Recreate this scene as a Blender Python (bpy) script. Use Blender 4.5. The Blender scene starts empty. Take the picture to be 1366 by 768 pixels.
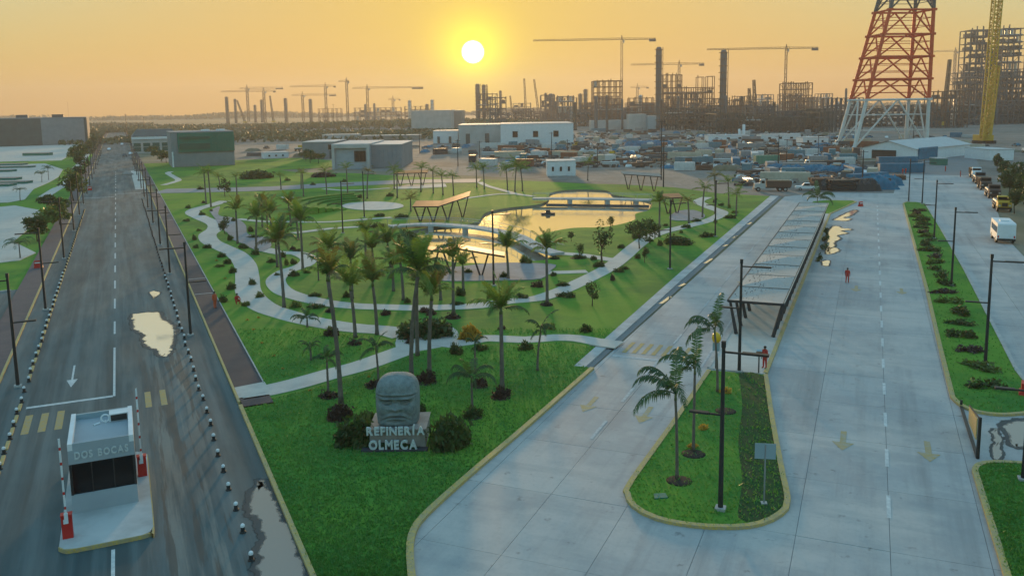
import bpy, bmesh, math, random
import numpy as np
from mathutils import Vector, Matrix
from mathutils.geometry import tessellate_polygon
random.seed(7); np.random.seed(7)
SC = bpy.context.scene
COL = SC.collection
R = math.radians

HAZE = 0.00026
# ------------------------------------------------------------------ camera
FPX = 1139.0; PX, PY = 683.0, 305.0; H = 20.0           # focal length in px of the 1366 px wide photo, optical centre, eye height
_d = np.array([121.0, 8045.0, 1139.0]); _d /= np.linalg.norm(_d)   # straight down, seen in the camera (right, down, forward)
CZ = -_d
CY = np.array([0, 0, 1.0]); CY = CY - CY.dot(CZ) * CZ; CY /= np.linalg.norm(CY)
CX = np.cross(CY, CZ)
cam_data = bpy.data.cameras.new('camera'); cam = bpy.data.objects.new('camera', cam_data); COL.objects.link(cam)
cam_data.sensor_fit = 'HORIZONTAL'; cam_data.sensor_width = 36.0; cam_data.lens = 36.0 * FPX / 1366.0
cam_data.shift_y = -(384.0 - PY) / 1366.0
cam_data.clip_start = 0.5; cam_data.clip_end = 20000
_m = Matrix(((CX[0], -CX[1], -CX[2], 0), (CY[0], -CY[1], -CY[2], 0), (CZ[0], -CZ[1], -CZ[2], H), (0, 0, 0, 1)))
cam.matrix_world = _m
SC.camera = cam

def ray(px, py):
    v = np.array([px - PX, py - PY, FPX]); return np.array([v @ CX, v @ CY, v @ CZ])
def at(px, py, z=0.0):
    r = ray(px, py); t = (z - H) / r[2]; return (float(r[0] * t), float(r[1] * t))
def proj(x, y, z):
    v = x * CX + y * CY + (z - H) * CZ
    return (PX + FPX * v[0] / v[2], PY + FPX * v[1] / v[2])
def zrow(x, y, py):                                     # height above (x, y) that shows at image row py
    lo, hi = -5.0, 400.0
    for _ in range(40):
        m = (lo + hi) / 2
        if proj(x, y, m)[1] > py: lo = m
        else: hi = m
    return lo
def gp(px, d):                                          # ground point at distance d (along Y) under the photo column px
    r = ray(px, 154.6 - .0152 * px + 23000.0 / d); return (float(r[0] / r[1] * d), float(d))

# ------------------------------------------------------------------ sky, sun, exposure
SUN_EL, SUN_AZ = R(3.65), R(-2.4)                        # azimuth measured from +Y towards +X
sun_dir = Vector((math.sin(SUN_AZ) * math.cos(SUN_EL), math.cos(SUN_AZ) * math.cos(SUN_EL), math.sin(SUN_EL)))
W = bpy.data.worlds.new('World'); SC.world = W; W.use_nodes = True
nt = W.node_tree; nt.nodes.clear()
def N(t, **k):
    n = nt.nodes.new(t)
    for a, b in k.items(): setattr(n, a, b)
    return n
sky = N('ShaderNodeTexSky', sky_type='NISHITA', sun_disc=False)
sky.sun_elevation = SUN_EL; sky.sun_rotation = SUN_AZ; sky.air_density = 1.0; sky.dust_density = 1.5; sky.ozone_density = 2.0; sky.altitude = 10
tc = N('ShaderNodeTexCoord')
dot = N('ShaderNodeVectorMath', operation='DOT_PRODUCT'); dot.inputs[1].default_value = sun_dir
nt.links.new(tc.outputs['Generated'], dot.inputs[0])
# soft shoulder on the whole sky: c / (1 + c / k), as the photograph's hazy, evenly bright sunset sky
def vm(op, a, b):
    n = N('ShaderNodeVectorMath', operation=op)
    for i, x in enumerate((a, b)):
        if hasattr(x, 'links'): nt.links.new(x, n.inputs[i])
        elif x is not None: n.inputs[i].default_value = x
    return n.outputs[0]
SHOULDER = 0.12
lum = N('ShaderNodeVectorMath', operation='DOT_PRODUCT'); lum.inputs[1].default_value = (.2126, .7152, .0722); nt.links.new(sky.outputs[0], lum.inputs[0])
def mp(op, a, b):
    n = N('ShaderNodeMath', operation=op); 
    for i, x in enumerate((a, b)):
        if hasattr(x, 'links'): nt.links.new(x, n.inputs[i])
        else: n.inputs[i].default_value = x
    return n.outputs[0]
k_ = N('ShaderNodeVectorMath', operation='SCALE'); nt.links.new(sky.outputs[0], k_.inputs[0])
nt.links.new(mp('DIVIDE', 1.0, mp('ADD', 1.0, mp('DIVIDE', lum.outputs['Value'], SHOULDER))), k_.inputs['Scale'])
col = vm('MULTIPLY', k_.outputs[0], (.84, .99, .84))
ang = mp('ARCCOSINE', mp('MINIMUM', dot.outputs['Value'], 0.9999999), 0)
def halo(color, width, power=2.0):                      # the bright air round the low sun
    e = mp('POWER', 2.718, mp('MULTIPLY', mp('POWER', mp('DIVIDE', ang, R(width)), power), -1.0))
    n = N('ShaderNodeVectorMath', operation='SCALE'); n.inputs[0].default_value = color
    nt.links.new(e, n.inputs['Scale']); return n.outputs[0]
def glow(base, color, width, power, k):                 # the air round the low sun turns to this colour
    f = mp('MULTIPLY', mp('POWER', 2.718, mp('MULTIPLY', mp('POWER', mp('DIVIDE', ang, R(width)), power), -1.0)), k)
    n = N('ShaderNodeMix', data_type='RGBA'); nt.links.new(f, n.inputs[0]); nt.links.new(base, n.inputs[6]); n.inputs[7].default_value = (*color, 1); return n.outputs[2]
sep_ = N('ShaderNodeSeparateXYZ'); nt.links.new(tc.outputs['Generated'], sep_.inputs[0])
el = mp('ARCSINE', mp('MAXIMUM', sep_.outputs['Z'], 0.0), 0)
fb = mp('MULTIPLY', mp('POWER', 2.718, mp('MULTIPLY', mp('POWER', mp('DIVIDE', el, R(4.6)), 1.4), -1.0)), .62)   # dusty orange band all round the horizon
mb_ = N('ShaderNodeMix', data_type='RGBA'); nt.links.new(fb, mb_.inputs[0]); nt.links.new(col, mb_.inputs[6]); mb_.inputs[7].default_value = (.120, .056, .012, 1); col = mb_.outputs[2]
col = glow(col, (.118, .072, .020), 34.0, 2.0, .50)
col = glow(col, (.18, .13, .012), 6.5, 1.2, .75)
for c, w, p in [((1.4, 1.4, 1.4), 0.68, 12.0), ((.16, .15, 0.0), 1.9, 1.7)]: col = vm('ADD', col, halo(c, w, p))
bg = N('ShaderNodeBackground'); bg.inputs['Strength'].default_value = 0.15
out = N('ShaderNodeOutputWorld')
nt.links.new(col, bg.inputs['Color']); nt.links.new(bg.outputs[0], out.inputs['Surface'])

sl = bpy.data.lights.new('sun', 'SUN'); sl.energy = 0.15; sl.angle = R(4); sl.color = (1.0, 0.62, 0.28)
so = bpy.data.objects.new('sun', sl); COL.objects.link(so)
so.rotation_euler = (-sun_dir).to_track_quat('-Z', 'Y').to_euler(); so.location = (0, 0, 200)
SC.view_settings.view_transform = 'Standard'; SC.view_settings.look = 'None'
SC.view_settings.gamma = 1.0; SC.view_settings.exposure = 5.34
SC.render.engine = 'CYCLES'
SC.cycles.use_denoising = True
SC.cycles.max_bounces = 6; SC.cycles.transparent_max_bounces = 16; SC.cycles.volume_bounces = 1
SC.cycles.sample_clamp_indirect = 4.0

# ------------------------------------------------------------------ materials
MATS = {}
def mat(name, color, rough=0.8, metal=0.0, noise=None, bump=None, spec=0.3, rnd=0.0, coat=0.0, emit=None):
    """noise: (scale, second colour, contrast[, scale2, colour2]); bump: (scale, strength); rnd: brightness spread between objects"""
    if name in MATS: return MATS[name]
    m = bpy.data.materials.new(name); m.use_nodes = True; t = m.node_tree; b = t.nodes['Principled BSDF']
    b.inputs['Roughness'].default_value = rough; b.inputs['Metallic'].default_value = metal
    b.inputs['Specular IOR Level'].default_value = spec; b.inputs['Coat Weight'].default_value = coat
    c = None
    b.inputs['Base Color'].default_value = (*color, 1)
    tcn = t.nodes.new('ShaderNodeTexCoord')
    def noi(scale, detail=6):
        n = t.nodes.new('ShaderNodeTexNoise'); n.inputs['Scale'].default_value = scale; n.inputs['Detail'].default_value = detail
        n.inputs['Roughness'].default_value = .62
        t.links.new(tcn.outputs['Object'], n.inputs['Vector']); return n
    if noise:
        prev = None
        for i in range(0, len(noise), 3):
            sc, c2, k = noise[i:i + 3]
            n = noi(sc); rp = t.nodes.new('ShaderNodeMapRange'); rp.inputs[1].default_value = .5 - k; rp.inputs[2].default_value = .5 + k
            t.links.new(n.outputs['Fac'], rp.inputs[0]); rp.inputs[4].default_value = 1.0 if i == 0 else .62
            mx = t.nodes.new('ShaderNodeMix'); mx.data_type = 'RGBA'
            if prev is None: mx.inputs[6].default_value = (*color, 1)
            else: t.links.new(prev, mx.inputs[6])
            mx.inputs[7].default_value = (*c2, 1); t.links.new(rp.outputs[0], mx.inputs[0]); prev = mx.outputs[2]
        c = prev
    if rnd:
        oi = t.nodes.new('ShaderNodeObjectInfo'); rr = t.nodes.new('ShaderNodeMapRange'); rr.inputs[3].default_value = 1 - rnd; rr.inputs[4].default_value = 1 + rnd
        t.links.new(oi.outputs['Random'], rr.inputs[0])
        hs = t.nodes.new('ShaderNodeHueSaturation'); t.links.new(rr.outputs[0], hs.inputs['Value'])
        if c is not None: t.links.new(c, hs.inputs['Color'])
        else: hs.inputs['Color'].default_value = (*color, 1)
        c = hs.outputs[0]
    if c is not None: t.links.new(c, b.inputs['Base Color'])
    if bump:
        n = noi(bump[0], 8); bp = t.nodes.new('ShaderNodeBump'); bp.inputs['Strength'].default_value = bump[1]; bp.inputs['Distance'].default_value = .05
        t.links.new(n.outputs['Fac'], bp.inputs['Height']); t.links.new(bp.outputs[0], b.inputs['Normal'])
    if emit: b.inputs['Emission Color'].default_value = (*emit[0], 1); b.inputs['Emission Strength'].default_value = emit[1]
    MATS[name] = m; return m
def foliage(name, c1, c2, trans=.25):
    if name in MATS: return MATS[name]
    m = mat(name, c1, .55, noise=(1.3, c2, .16), spec=.35, rnd=.18); t = m.node_tree; b = t.nodes['Principled BSDF']
    o = t.nodes['Material Output']; tr = t.nodes.new('ShaderNodeBsdfTranslucent'); mx = t.nodes.new('ShaderNodeMixShader'); mx.inputs[0].default_value = trans
    tr.inputs[0].default_value = (c2[0] * 1.5, c2[1] * 1.5, c2[2], 1)
    t.links.new(b.outputs[0], mx.inputs[1]); t.links.new(tr.outputs[0], mx.inputs[2]); t.links.new(mx.outputs[0], o.inputs['Surface']); return m

M = dict(
    soil=mat('soil', (.16, .125, .085), .95, noise=(.05, (.10, .11, .06), .1, .4, (.22, .18, .14), .12)),
    far=mat('far_ground', (.13, .125, .07), .95, noise=(.004, (.05, .075, .03), .06, .02, (.24, .21, .16), .1)),
    yard=mat('yard_ground', (.20, .185, .165), .95, noise=(.03, (.11, .10, .085), .07, .15, (.27, .25, .23), .09, .9, (.13, .12, .105), .1), bump=(.6, .2)),
    grass=mat('lawn_grass', (.06, .24, .04), .9, noise=(11.0, (.095, .22, .036), .10, 3.0, (.036, .14, .024), .09, .7, (.10, .235, .034), .08, .16, (.026, .135, .028), .06, .035, (.15, .285, .03), .05), bump=(9.0, .7), spec=.1),
    turf2=mat('thin_dark_turf', (.026, .085, .028), .9, noise=(.6, (.055, .07, .035), .08, 4., (.02, .06, .016), .10), bump=(9, .6), spec=.1),
    paver=mat('grey_paving', (.27, .27, .28), .85, noise=(.5, (.22, .21, .22), .15), bump=(4, .2)),
    purple=mat('brown_paver', (.105, .085, .09), .85, noise=(.5, (.075, .065, .075), .15, 3.0, (.13, .105, .105), .2), bump=(5, .3)),
    darkpave=mat('dark_paver', (.045, .045, .055), .8, noise=(.6, (.06, .058, .065), .15), bump=(5, .3)),
    path=mat('path_concrete', (.50, .46, .41), .85, noise=(.7, (.42, .39, .355), .12, .12, (.55, .49, .43), .08), bump=(5, .2)),
    gutter=mat('gutter_concrete', (.46, .46, .45), .85, noise=(.4, (.34, .34, .33), .12), bump=(3, .3)),
    slab=mat('road_concrete', (.375, .365, .355), .72, noise=(.13, (.29, .295, .30), .10, .6, (.40, .395, .385), .12, 2.5, (.31, .32, .325), .2), bump=(6, .15), rnd=.09, spec=.35),
    joint=mat('road_joint', (.21, .215, .22), .9, noise=(.3, (.17, .17, .17), .2)),
    yellow=mat('yellow_kerb_paint', (.50, .33, .07), .75, noise=(1.5, (.36, .27, .12), .08, 5., (.56, .40, .12), .1, 12., (.30, .27, .21), .07), bump=(8, .2)),
    kerbgrey=mat('kerb_concrete', (.42, .41, .39), .85, noise=(1.0, (.33, .32, .30), .15), bump=(6, .2)),
    white_line=mat('white_road_paint', (.62, .62, .60), .7, noise=(3.0, (.42, .43, .43), .16)),
    worn_line=mat('worn_white_paint', (.50, .51, .51), .75, noise=(4.0, (.33, .34, .345), .14)),
    yellow_line=mat('worn_yellow_paint', (.45, .28, .07), .75, noise=(4.0, (.33, .28, .19), .12)),
    faded=mat('faded_yellow_paint', (.42, .295, .12), .75, noise=(3.0, (.36, .32, .25), .12)),
    white=mat('white_paint', (.72, .73, .74), .5, noise=(1.0, (.62, .63, .64), .18)),
    offwhite=mat('pale_cladding', (.44, .44, .43), .7, noise=(.2, (.36, .36, .35), .12)),
    greywall=mat('grey_render', (.24, .25, .265), .8, noise=(.3, (.20, .21, .225), .15), bump=(3, .15)),
    boothgrey=mat('booth_grey', (.33, .37, .40), .6, noise=(.6, (.29, .33, .36), .15)),
    darkwall=mat('dark_grey_cladding', (.075, .10, .10), .7, noise=(.25, (.06, .08, .08), .12)),
    greenclad=mat('green_cladding', (.005, .17, .125), .6, noise=(.15, (.005, .13, .10), .15)),
    greendark=mat('dark_green_glass', (.008, .075, .06), .35, noise=(.2, (.012, .10, .075), .15), spec=.3),
    glass=mat('dark_glass', (.008, .010, .012), .12, spec=.25),
    black=mat('black_metal', (.018, .02, .022), .5, noise=(2.0, (.028, .03, .03), .2)),
    steel=mat('galvanised_steel', (.35, .36, .37), .45, metal=.6, noise=(.8, (.27, .28, .29), .2)),
    roofsteel=mat('pale_roof_sheet', (.50, .50, .49), .75, metal=.0, noise=(.3, (.45, .44, .43), .15)),
    canopyframe=mat('charcoal_steel', (.03, .033, .036), .5),
    copper=mat('copper_roof', (.50, .19, .075), .5, metal=.3, noise=(.8, (.42, .15, .06), .18)),
    red=mat('red_paint', (.55, .025, .02), .45, noise=(2., (.46, .025, .02), .2)),
    towerred=mat('tower_red', (.74, .085, .02), .6, noise=(.3, (.60, .065, .02), .2)),
    towerwhite=mat('tower_white', (.62, .62, .60), .6, noise=(.3, (.52, .52, .50), .2)),
    craneyellow=mat('crane_yellow', (.60, .36, .03), .5, noise=(.3, (.5, .29, .03), .2)),
    cranesteel=mat('crane_brown', (.10, .07, .05), .6),
    rust=mat('rusty_steel', (.13, .07, .05), .8, noise=(.2, (.085, .06, .05), .15)),
    greysteel=mat('dull_grey_steel', (.08, .105, .12), .7, noise=(.15, (.07, .08, .085), .15)),
    rackgreen=mat('dark_green_steel', (.03, .05, .047), .7, noise=(.15, (.045, .06, .055), .15)),
    pipe=mat('pale_pipe', (.45, .45, .43), .4, metal=.3),
    bark=mat('palm_bark', (.17, .14, .115), .9, noise=(2.5, (.11, .09, .075), .15), bump=(6, .6)),
    bark2=mat('tree_bark', (.11, .085, .06), .9, noise=(3, (.07, .055, .04), .15), bump=(6, .6)),
    shaft=mat('palm_crownshaft', (.10, .14, .05), .6, noise=(2, (.14, .15, .06), .15)),
    stone=mat('carved_stone', (.20, .235, .23), .85, noise=(.9, (.12, .15, .15), .10, 4.0, (.26, .295, .285), .10, 16., (.14, .17, .165), .08), bump=(7, 1.0)),
    plinth=mat('plinth_stone', (.30, .27, .24), .85, noise=(1.5, (.24, .21, .19), .15), bump=(6, .3)),
    letter=mat('pale_letter', (.55, .58, .58), .5, noise=(3, (.47, .5, .5), .2)),
    mud=mat('dried_mud', (.30, .27, .23), .8, noise=(.6, (.20, .19, .17), .15), bump=(4, .3)),
    mulch=mat('mulch', (.028, .022, .018), .95, noise=(3, (.045, .035, .025), .15), bump=(10, .8)),
    tarpblue=mat('blue_tarp', (.004, .17, .27), .7, noise=(.5, (.004, .10, .17), .15), bump=(2, .5)),
    tyre=mat('tyre', (.02, .02, .02), .85),
    overall=mat('red_overall', (.52, .045, .03), .8, noise=(6, (.40, .03, .025), .2)),
    overall2=mat('orange_overall', (.60, .12, .045), .8, noise=(6, (.48, .08, .03), .2)),
    skin=mat('skin', (.30, .16, .10), .6),
    hair=mat('dark_hair', (.02, .016, .014), .7),
    amber=mat('yellow_plastic', (.75, .42, .02), .4),
    sheetblue=mat('pale_blue_sheet', (.27, .36, .40), .4, metal=.2),
)
M['frond'] = foliage('palm_leaf', (.055, .135, .028), (.12, .19, .034), .35)
M['frond_y'] = foliage('palm_leaf_yellowing', (.085, .095, .02), (.17, .14, .03))
M['frond_d'] = foliage('palm_leaf_dark', (.022, .055, .030), (.045, .105, .036), .3)
M['deadfrond'] = foliage('palm_leaf_dry', (.12, .085, .045), (.17, .12, .06), .1)
M['leaf'] = foliage('shrub_leaf', (.025, .055, .018), (.05, .09, .022))
M['leaf_p'] = foliage('purple_shrub_leaf', (.038, .020, .022), (.055, .035, .025), .1)
M['leaf_l'] = foliage('light_shrub_leaf', (.05, .095, .02), (.10, .14, .03))
M['leaf_y'] = foliage('yellow_shrub_leaf', (.35, .21, .025), (.50, .30, .04), .2)
M['wood'] = foliage('far_tree_leaf', (.035, .055, .025), (.06, .08, .03), .1)

def water_mat(name, base, rough, ior=1.9, metal=0.0):
    m = mat(name, base, rough, spec=.5); t = m.node_tree; b = t.nodes['Principled BSDF']; b.inputs['IOR'].default_value = ior
    tcn = t.nodes.new('ShaderNodeTexCoord'); mpn = t.nodes.new('ShaderNodeMapping'); mpn.inputs['Scale'].default_value = (.5, 1.2, 1)
    n = t.nodes.new('ShaderNodeTexNoise'); n.inputs['Scale'].default_value = 1.5; n.inputs['Detail'].default_value = 5
    bp = t.nodes.new('ShaderNodeBump'); bp.inputs['Strength'].default_value = .06; bp.inputs['Distance'].default_value = .05
    t.links.new(tcn.outputs['Object'], mpn.inputs[0]); t.links.new(mpn.outputs[0], n.inputs['Vector']); t.links.new(n.outputs['Fac'], bp.inputs['Height']); t.links.new(bp.outputs[0], b.inputs['Normal'])
    b.inputs['Metallic'].default_value = metal; return m
M['tuft'] = foliage('grass_blade', (.048, .20, .042), (.10, .25, .045), .3)
M['water'] = water_mat('pond_water', (.86, .80, .68), .04, 1.8, .85)
def puddle_mat(name, base, rough, metal):
    m = water_mat(name, base, rough, 1.6, metal); t = m.node_tree; L = t.links.new; b = t.nodes['Principled BSDF']
    at_ = t.nodes.new('ShaderNodeAttribute'); at_.attribute_name = 'wet'; tcn = t.nodes.new('ShaderNodeTexCoord'); n = t.nodes.new('ShaderNodeTexNoise'); n.inputs['Scale'].default_value = 2.2; n.inputs['Detail'].default_value = 6
    L(tcn.outputs['Object'], n.inputs['Vector']); a = t.nodes.new('ShaderNodeMath'); a.operation = 'ADD'; L(at_.outputs['Fac'], a.inputs[0]); L(n.outputs['Fac'], a.inputs[1])
    r = t.nodes.new('ShaderNodeMapRange'); r.inputs[1].default_value = .82; r.inputs[2].default_value = 1.08; L(a.outputs[0], r.inputs[0])
    tr = t.nodes.new('ShaderNodeBsdfTransparent'); mx = t.nodes.new('ShaderNodeMixShader'); L(r.outputs[0], mx.inputs[0]); L(tr.outputs[0], mx.inputs[1]); L(b.outputs[0], mx.inputs[2]); L(mx.outputs[0], t.nodes['Material Output'].inputs['Surface']); return m
M['puddle'] = puddle_mat('puddle_water', (.82, .82, .78), .05, .7)
M['film'] = puddle_mat('wet_film', (.22, .23, .225), .14, .25)
M['damp'] = puddle_mat('damp_ground', (.036, .044, .046), .75, .0)
# ------------------------------------------------------------------ building tools
AL, AR = math.atan2(.41562789, .90953475), math.atan2(-.38815, .9216)   # headings of the asphalt road and of the concrete roads
def LF(s, l):                                            # along / across the asphalt road -> world
    return (l * math.cos(AL) - s * math.sin(AL), l * math.sin(AL) + s * math.cos(AL))
def RF(s, l):
    return (l * math.cos(AR) - s * math.sin(AR), l * math.sin(AR) + s * math.cos(AR))
def toL(x, y): return (-x * math.sin(AL) + y * math.cos(AL), x * math.cos(AL) + y * math.sin(AL))     # -> (s, l)
def toR(x, y): return (-x * math.sin(AR) + y * math.cos(AR), x * math.cos(AR) + y * math.sin(AR))

class MB:
    def __init__(s): s.v = []; s.f = []
    def add(s, vs, fs):
        o = len(s.v); s.v += [tuple(map(float, p)) for p in vs]; s.f += [tuple(o + i for i in q) for q in fs]; return s
    def box(s, cx, cy, z0, sx, sy, sz, rz=0.0, taper=1.0):
        c, n = math.cos(rz), math.sin(rz); vs = []
        for z, k in ((z0, 1), (z0 + sz, taper)):
            for a, b in ((-1, -1), (1, -1), (1, 1), (-1, 1)):
                x, y = a * sx / 2 * k, b * sy / 2 * k; vs.append((cx + x * c - y * n, cy + x * n + y * c, z))
        return s.add(vs, [(3, 2, 1, 0), (4, 5, 6, 7), (0, 1, 5, 4), (1, 2, 6, 5), (2, 3, 7, 6), (3, 0, 4, 7)])
    def tube(s, p0, p1, r0, r1=None, n=8, cap=True):
        r1 = r0 if r1 is None else r1
        p0, p1 = Vector(p0), Vector(p1); d = (p1 - p0)
        if d.length < 1e-6: return s
        d.normalize(); u = d.orthogonal().normalized(); w = d.cross(u); vs = []
        for p, r in ((p0, r0), (p1, r1)):
            for i in range(n):
                a = 2 * math.pi * i / n; vs.append(p + u * (math.cos(a) * r) + w * (math.sin(a) * r))
        fs = [(i, (i + 1) % n, n + (i + 1) % n, n + i) for i in range(n)]
        if cap: fs += [tuple(range(n - 1, -1, -1)), tuple(range(n, 2 * n))]
        return s.add(vs, fs)
    def bar(s, p0, p1, w, h=None):
        h = w if h is None else h
        p0, p1 = Vector(p0), Vector(p1); d = p1 - p0
        if d.length < 1e-6: return s
        d.normalize(); up = Vector((0, 0, 1)) if abs(d.z) < .95 else Vector((0, 1, 0))
        u = d.cross(up).normalized(); v = u.cross(d); vs = []
        for p in (p0, p1):
            for a, b in ((-1, -1), (1, -1), (1, 1), (-1, 1)): vs.append(p + u * (a * w / 2) + v * (b * h / 2))
        return s.add(vs, [(3, 2, 1, 0), (4, 5, 6, 7), (0, 1, 5, 4), (1, 2, 6, 5), (2, 3, 7, 6), (3, 0, 4, 7)])
    def path(s, pts, radii, n=8):
        pts = [Vector(p) for p in pts]; rings = []; u = None
        for i, p in enumerate(pts):
            d = (pts[min(i + 1, len(pts) - 1)] - pts[max(i - 1, 0)]).normalized()
            u = d.orthogonal().normalized() if u is None else (u - d * u.dot(d)).normalized()
            w = d.cross(u); rings.append([p + u * (math.cos(2 * math.pi * k / n) * radii[i]) + w * (math.sin(2 * math.pi * k / n) * radii[i]) for k in range(n)])
        vs = [q for r in rings for q in r]; fs = []
        for i in range(len(pts) - 1):
            for k in range(n): fs.append((i * n + k, i * n + (k + 1) % n, (i + 1) * n + (k + 1) % n, (i + 1) * n + k))
        fs += [tuple(range(n - 1, -1, -1)), tuple(range((len(pts) - 1) * n, len(pts) * n))]
        return s.add(vs, fs)
    def prism(s, pts, z0, z1, bottom=False):             # polygon (x, y) extruded upwards, concave allowed
        tri = tessellate_polygon([[Vector((p[0], p[1], 0)) for p in pts]]); n = len(pts)
        ar = sum(pts[i][0] * pts[(i + 1) % n][1] - pts[(i + 1) % n][0] * pts[i][1] for i in range(n))
        if ar < 0: pts = pts[::-1]; tri = [tuple(n - 1 - i for i in t) for t in tri]
        vs = [(p[0], p[1], z1) for p in pts] + [(p[0], p[1], z0) for p in pts]
        fs = []
        for t in tri:
            a, b, c = (Vector(pts[i]) for i in t)
            fs.append(t if (b - a).cross(c - a) > 0 else t[::-1])
        fs += [(i, n + i, n + (i + 1) % n, (i + 1) % n) for i in range(n)]
        return s.add(vs, fs)
    def sheet(s, pts, z, holes=()):
        loops = [[Vector((p[0], p[1], 0)) for p in pts]] + [[Vector((p[0], p[1], 0)) for p in h] for h in holes]
        allp = [p for l in loops for p in l]; tri = tessellate_polygon(loops); fs = []
        for t in tri:
            a, b, c = (allp[i] for i in t)
            fs.append(t if (b - a).cross(c - a).z > 0 else t[::-1])
        return s.add([(p.x, p.y, z) for p in allp], fs)
    def lathe(s, prof, cx=0, cy=0, n=12):
        vs = [(cx + r * math.cos(2 * math.pi * k / n), cy + r * math.sin(2 * math.pi * k / n), z) for r, z in prof for k in range(n)]
        fs = [(i * n + k, i * n + (k + 1) % n, (i + 1) * n + (k + 1) % n, (i + 1) * n + k) for i in range(len(prof) - 1) for k in range(n)]
        fs += [tuple(range(n - 1, -1, -1)), tuple(range((len(prof) - 1) * n, len(prof) * n))]
        return s.add(vs, fs)
    def mesh(s, name, m, smooth=False):
        me = bpy.data.meshes.new(name); me.from_pydata(s.v, [], s.f); me.materials.append(m)
        if smooth: me.polygons.foreach_set('use_smooth', [True] * len(me.polygons))
        me.update(); return me
    def build(s, name, m, parent=None, smooth=False): return ob(name, s.mesh(name, m, smooth), parent)

def ob(name, data, parent=None, loc=None, rz=None, scale=None):
    o = bpy.data.objects.new(name, data); COL.objects.link(o)
    if parent: o.parent = parent
    if loc is not None: o.location = loc if len(loc) == 3 else (loc[0], loc[1], 0)
    if rz is not None: o.rotation_euler = (0, 0, rz)
    if scale is not None: o.scale = scale if hasattr(scale, '__len__') else (scale,) * 3
    return o
def tag(o, label, cat, group=None):
    o['label'] = label; o['category'] = cat
    if group: o['group'] = group
    return o
def thing(name, label, cat, loc=(0, 0, 0), rz=0.0, group=None): return tag(ob(name, None, None, loc, rz), label, cat, group)
def structure(o): o['kind'] = 'structure'; return o
def copy_tree(o, parent=None):
    c = o.copy(); COL.objects.link(c); c.parent = parent
    for ch in o.children: copy_tree(ch, c)
    return c
_ones = 'zeroth first second third fourth fifth sixth seventh eighth ninth tenth eleventh twelfth thirteenth fourteenth fifteenth sixteenth seventeenth eighteenth nineteenth'.split()
_tens = '_ _ twenty thirty forty fifty sixty seventy eighty ninety'.split(); _tth = '_ _ twentieth thirtieth fortieth fiftieth sixtieth seventieth eightieth ninetieth'.split()
def nth(i):
    if i < 20: return _ones[i]
    if i >= 100: return ('one hundred and ' + nth(i - 100)) if i > 100 else 'hundredth'
    return _tth[i // 10] if i % 10 == 0 else _tens[i // 10] + '-' + _ones[i % 10]

def smooth_line(pts, step=1.0):
    P = [Vector((p[0], p[1], 0)) for p in pts]; P = [P[0] * 2 - P[1]] + P + [P[-1] * 2 - P[-2]]; out_ = []
    for i in range(1, len(P) - 2):
        n = max(2, int((P[i + 1] - P[i]).length / step))
        for k in range(n):
            t = k / n; a, b, c, d = P[i - 1], P[i], P[i + 1], P[i + 2]
            out_.append(.5 * ((2 * b) + (c - a) * t + (2 * a - 5 * b + 4 * c - d) * t * t + (3 * b - a - 3 * c + d) * t ** 3))
    out_.append(P[-2]); return [(p.x, p.y) for p in out_]
def offset_line(pts, d):
    o = []
    for i, p in enumerate(pts):
        a, b = pts[max(i - 1, 0)], pts[min(i + 1, len(pts) - 1)]; t = Vector((b[0] - a[0], b[1] - a[1])).normalized()
        o.append((p[0] + t.y * d, p[1] - t.x * d))
    return o
def strip(mb, pts, w, z0, z1):                           # raised band along a line, w to each side
    w = w if hasattr(w, '__len__') else [w] * len(pts)
    A = [offset_line(pts, -x)[i] for i, x in [(i, w[i]) for i in range(len(pts))]] if len(set(w)) > 1 else offset_line(pts, -w[0])
    B = [offset_line(pts, x)[i] for i, x in [(i, w[i]) for i in range(len(pts))]] if len(set(w)) > 1 else offset_line(pts, w[0])
    vs = []; fs = []; n = len(pts)
    for a, b in zip(A, B): vs += [(a[0], a[1], z0), (a[0], a[1], z1), (b[0], b[1], z1), (b[0], b[1], z0)]
    for i in range(n - 1):
        k, j = 4 * i, 4 * i + 4
        fs += [(k + 1, k + 2, j + 2, j + 1), (k, k + 1, j + 1, j), (k + 2, k + 3, j + 3, j + 2)]
    fs += [(0, 3, 2, 1), (4 * n - 4, 4 * n - 3, 4 * n - 2, 4 * n - 1)]
    return mb.add(vs, fs)
def pxs(pts, z=0.0): return [at(p[0], p[1], z) for p in pts]

def clip_half(poly, px_, py_, nx, ny):                   # keep the side where (p - p0).n <= 0
    o = []
    for i in range(len(poly)):
        a, b = poly[i], poly[(i + 1) % len(poly)]
        da = (a[0] - px_) * nx + (a[1] - py_) * ny; db = (b[0] - px_) * nx + (b[1] - py_) * ny
        if da <= 0: o.append(a)
        if (da < 0 < db) or (db < 0 < da): t = da / (da - db); o.append((a[0] + t * (b[0] - a[0]), a[1] + t * (b[1] - a[1])))
    return o
def clip_rect(poly, x0, x1, y0, y1):
    for a in ((x0, 0, -1, 0), (x1, 0, 1, 0), (0, y0, 0, -1), (0, y1, 0, 1)):
        poly = clip_half(poly, *a)
        if len(poly) < 3: return []
    return poly
def area(p): return abs(sum(p[i][0] * p[(i + 1) % len(p)][1] - p[(i + 1) % len(p)][0] * p[i][1] for i in range(len(p)))) / 2

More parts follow.
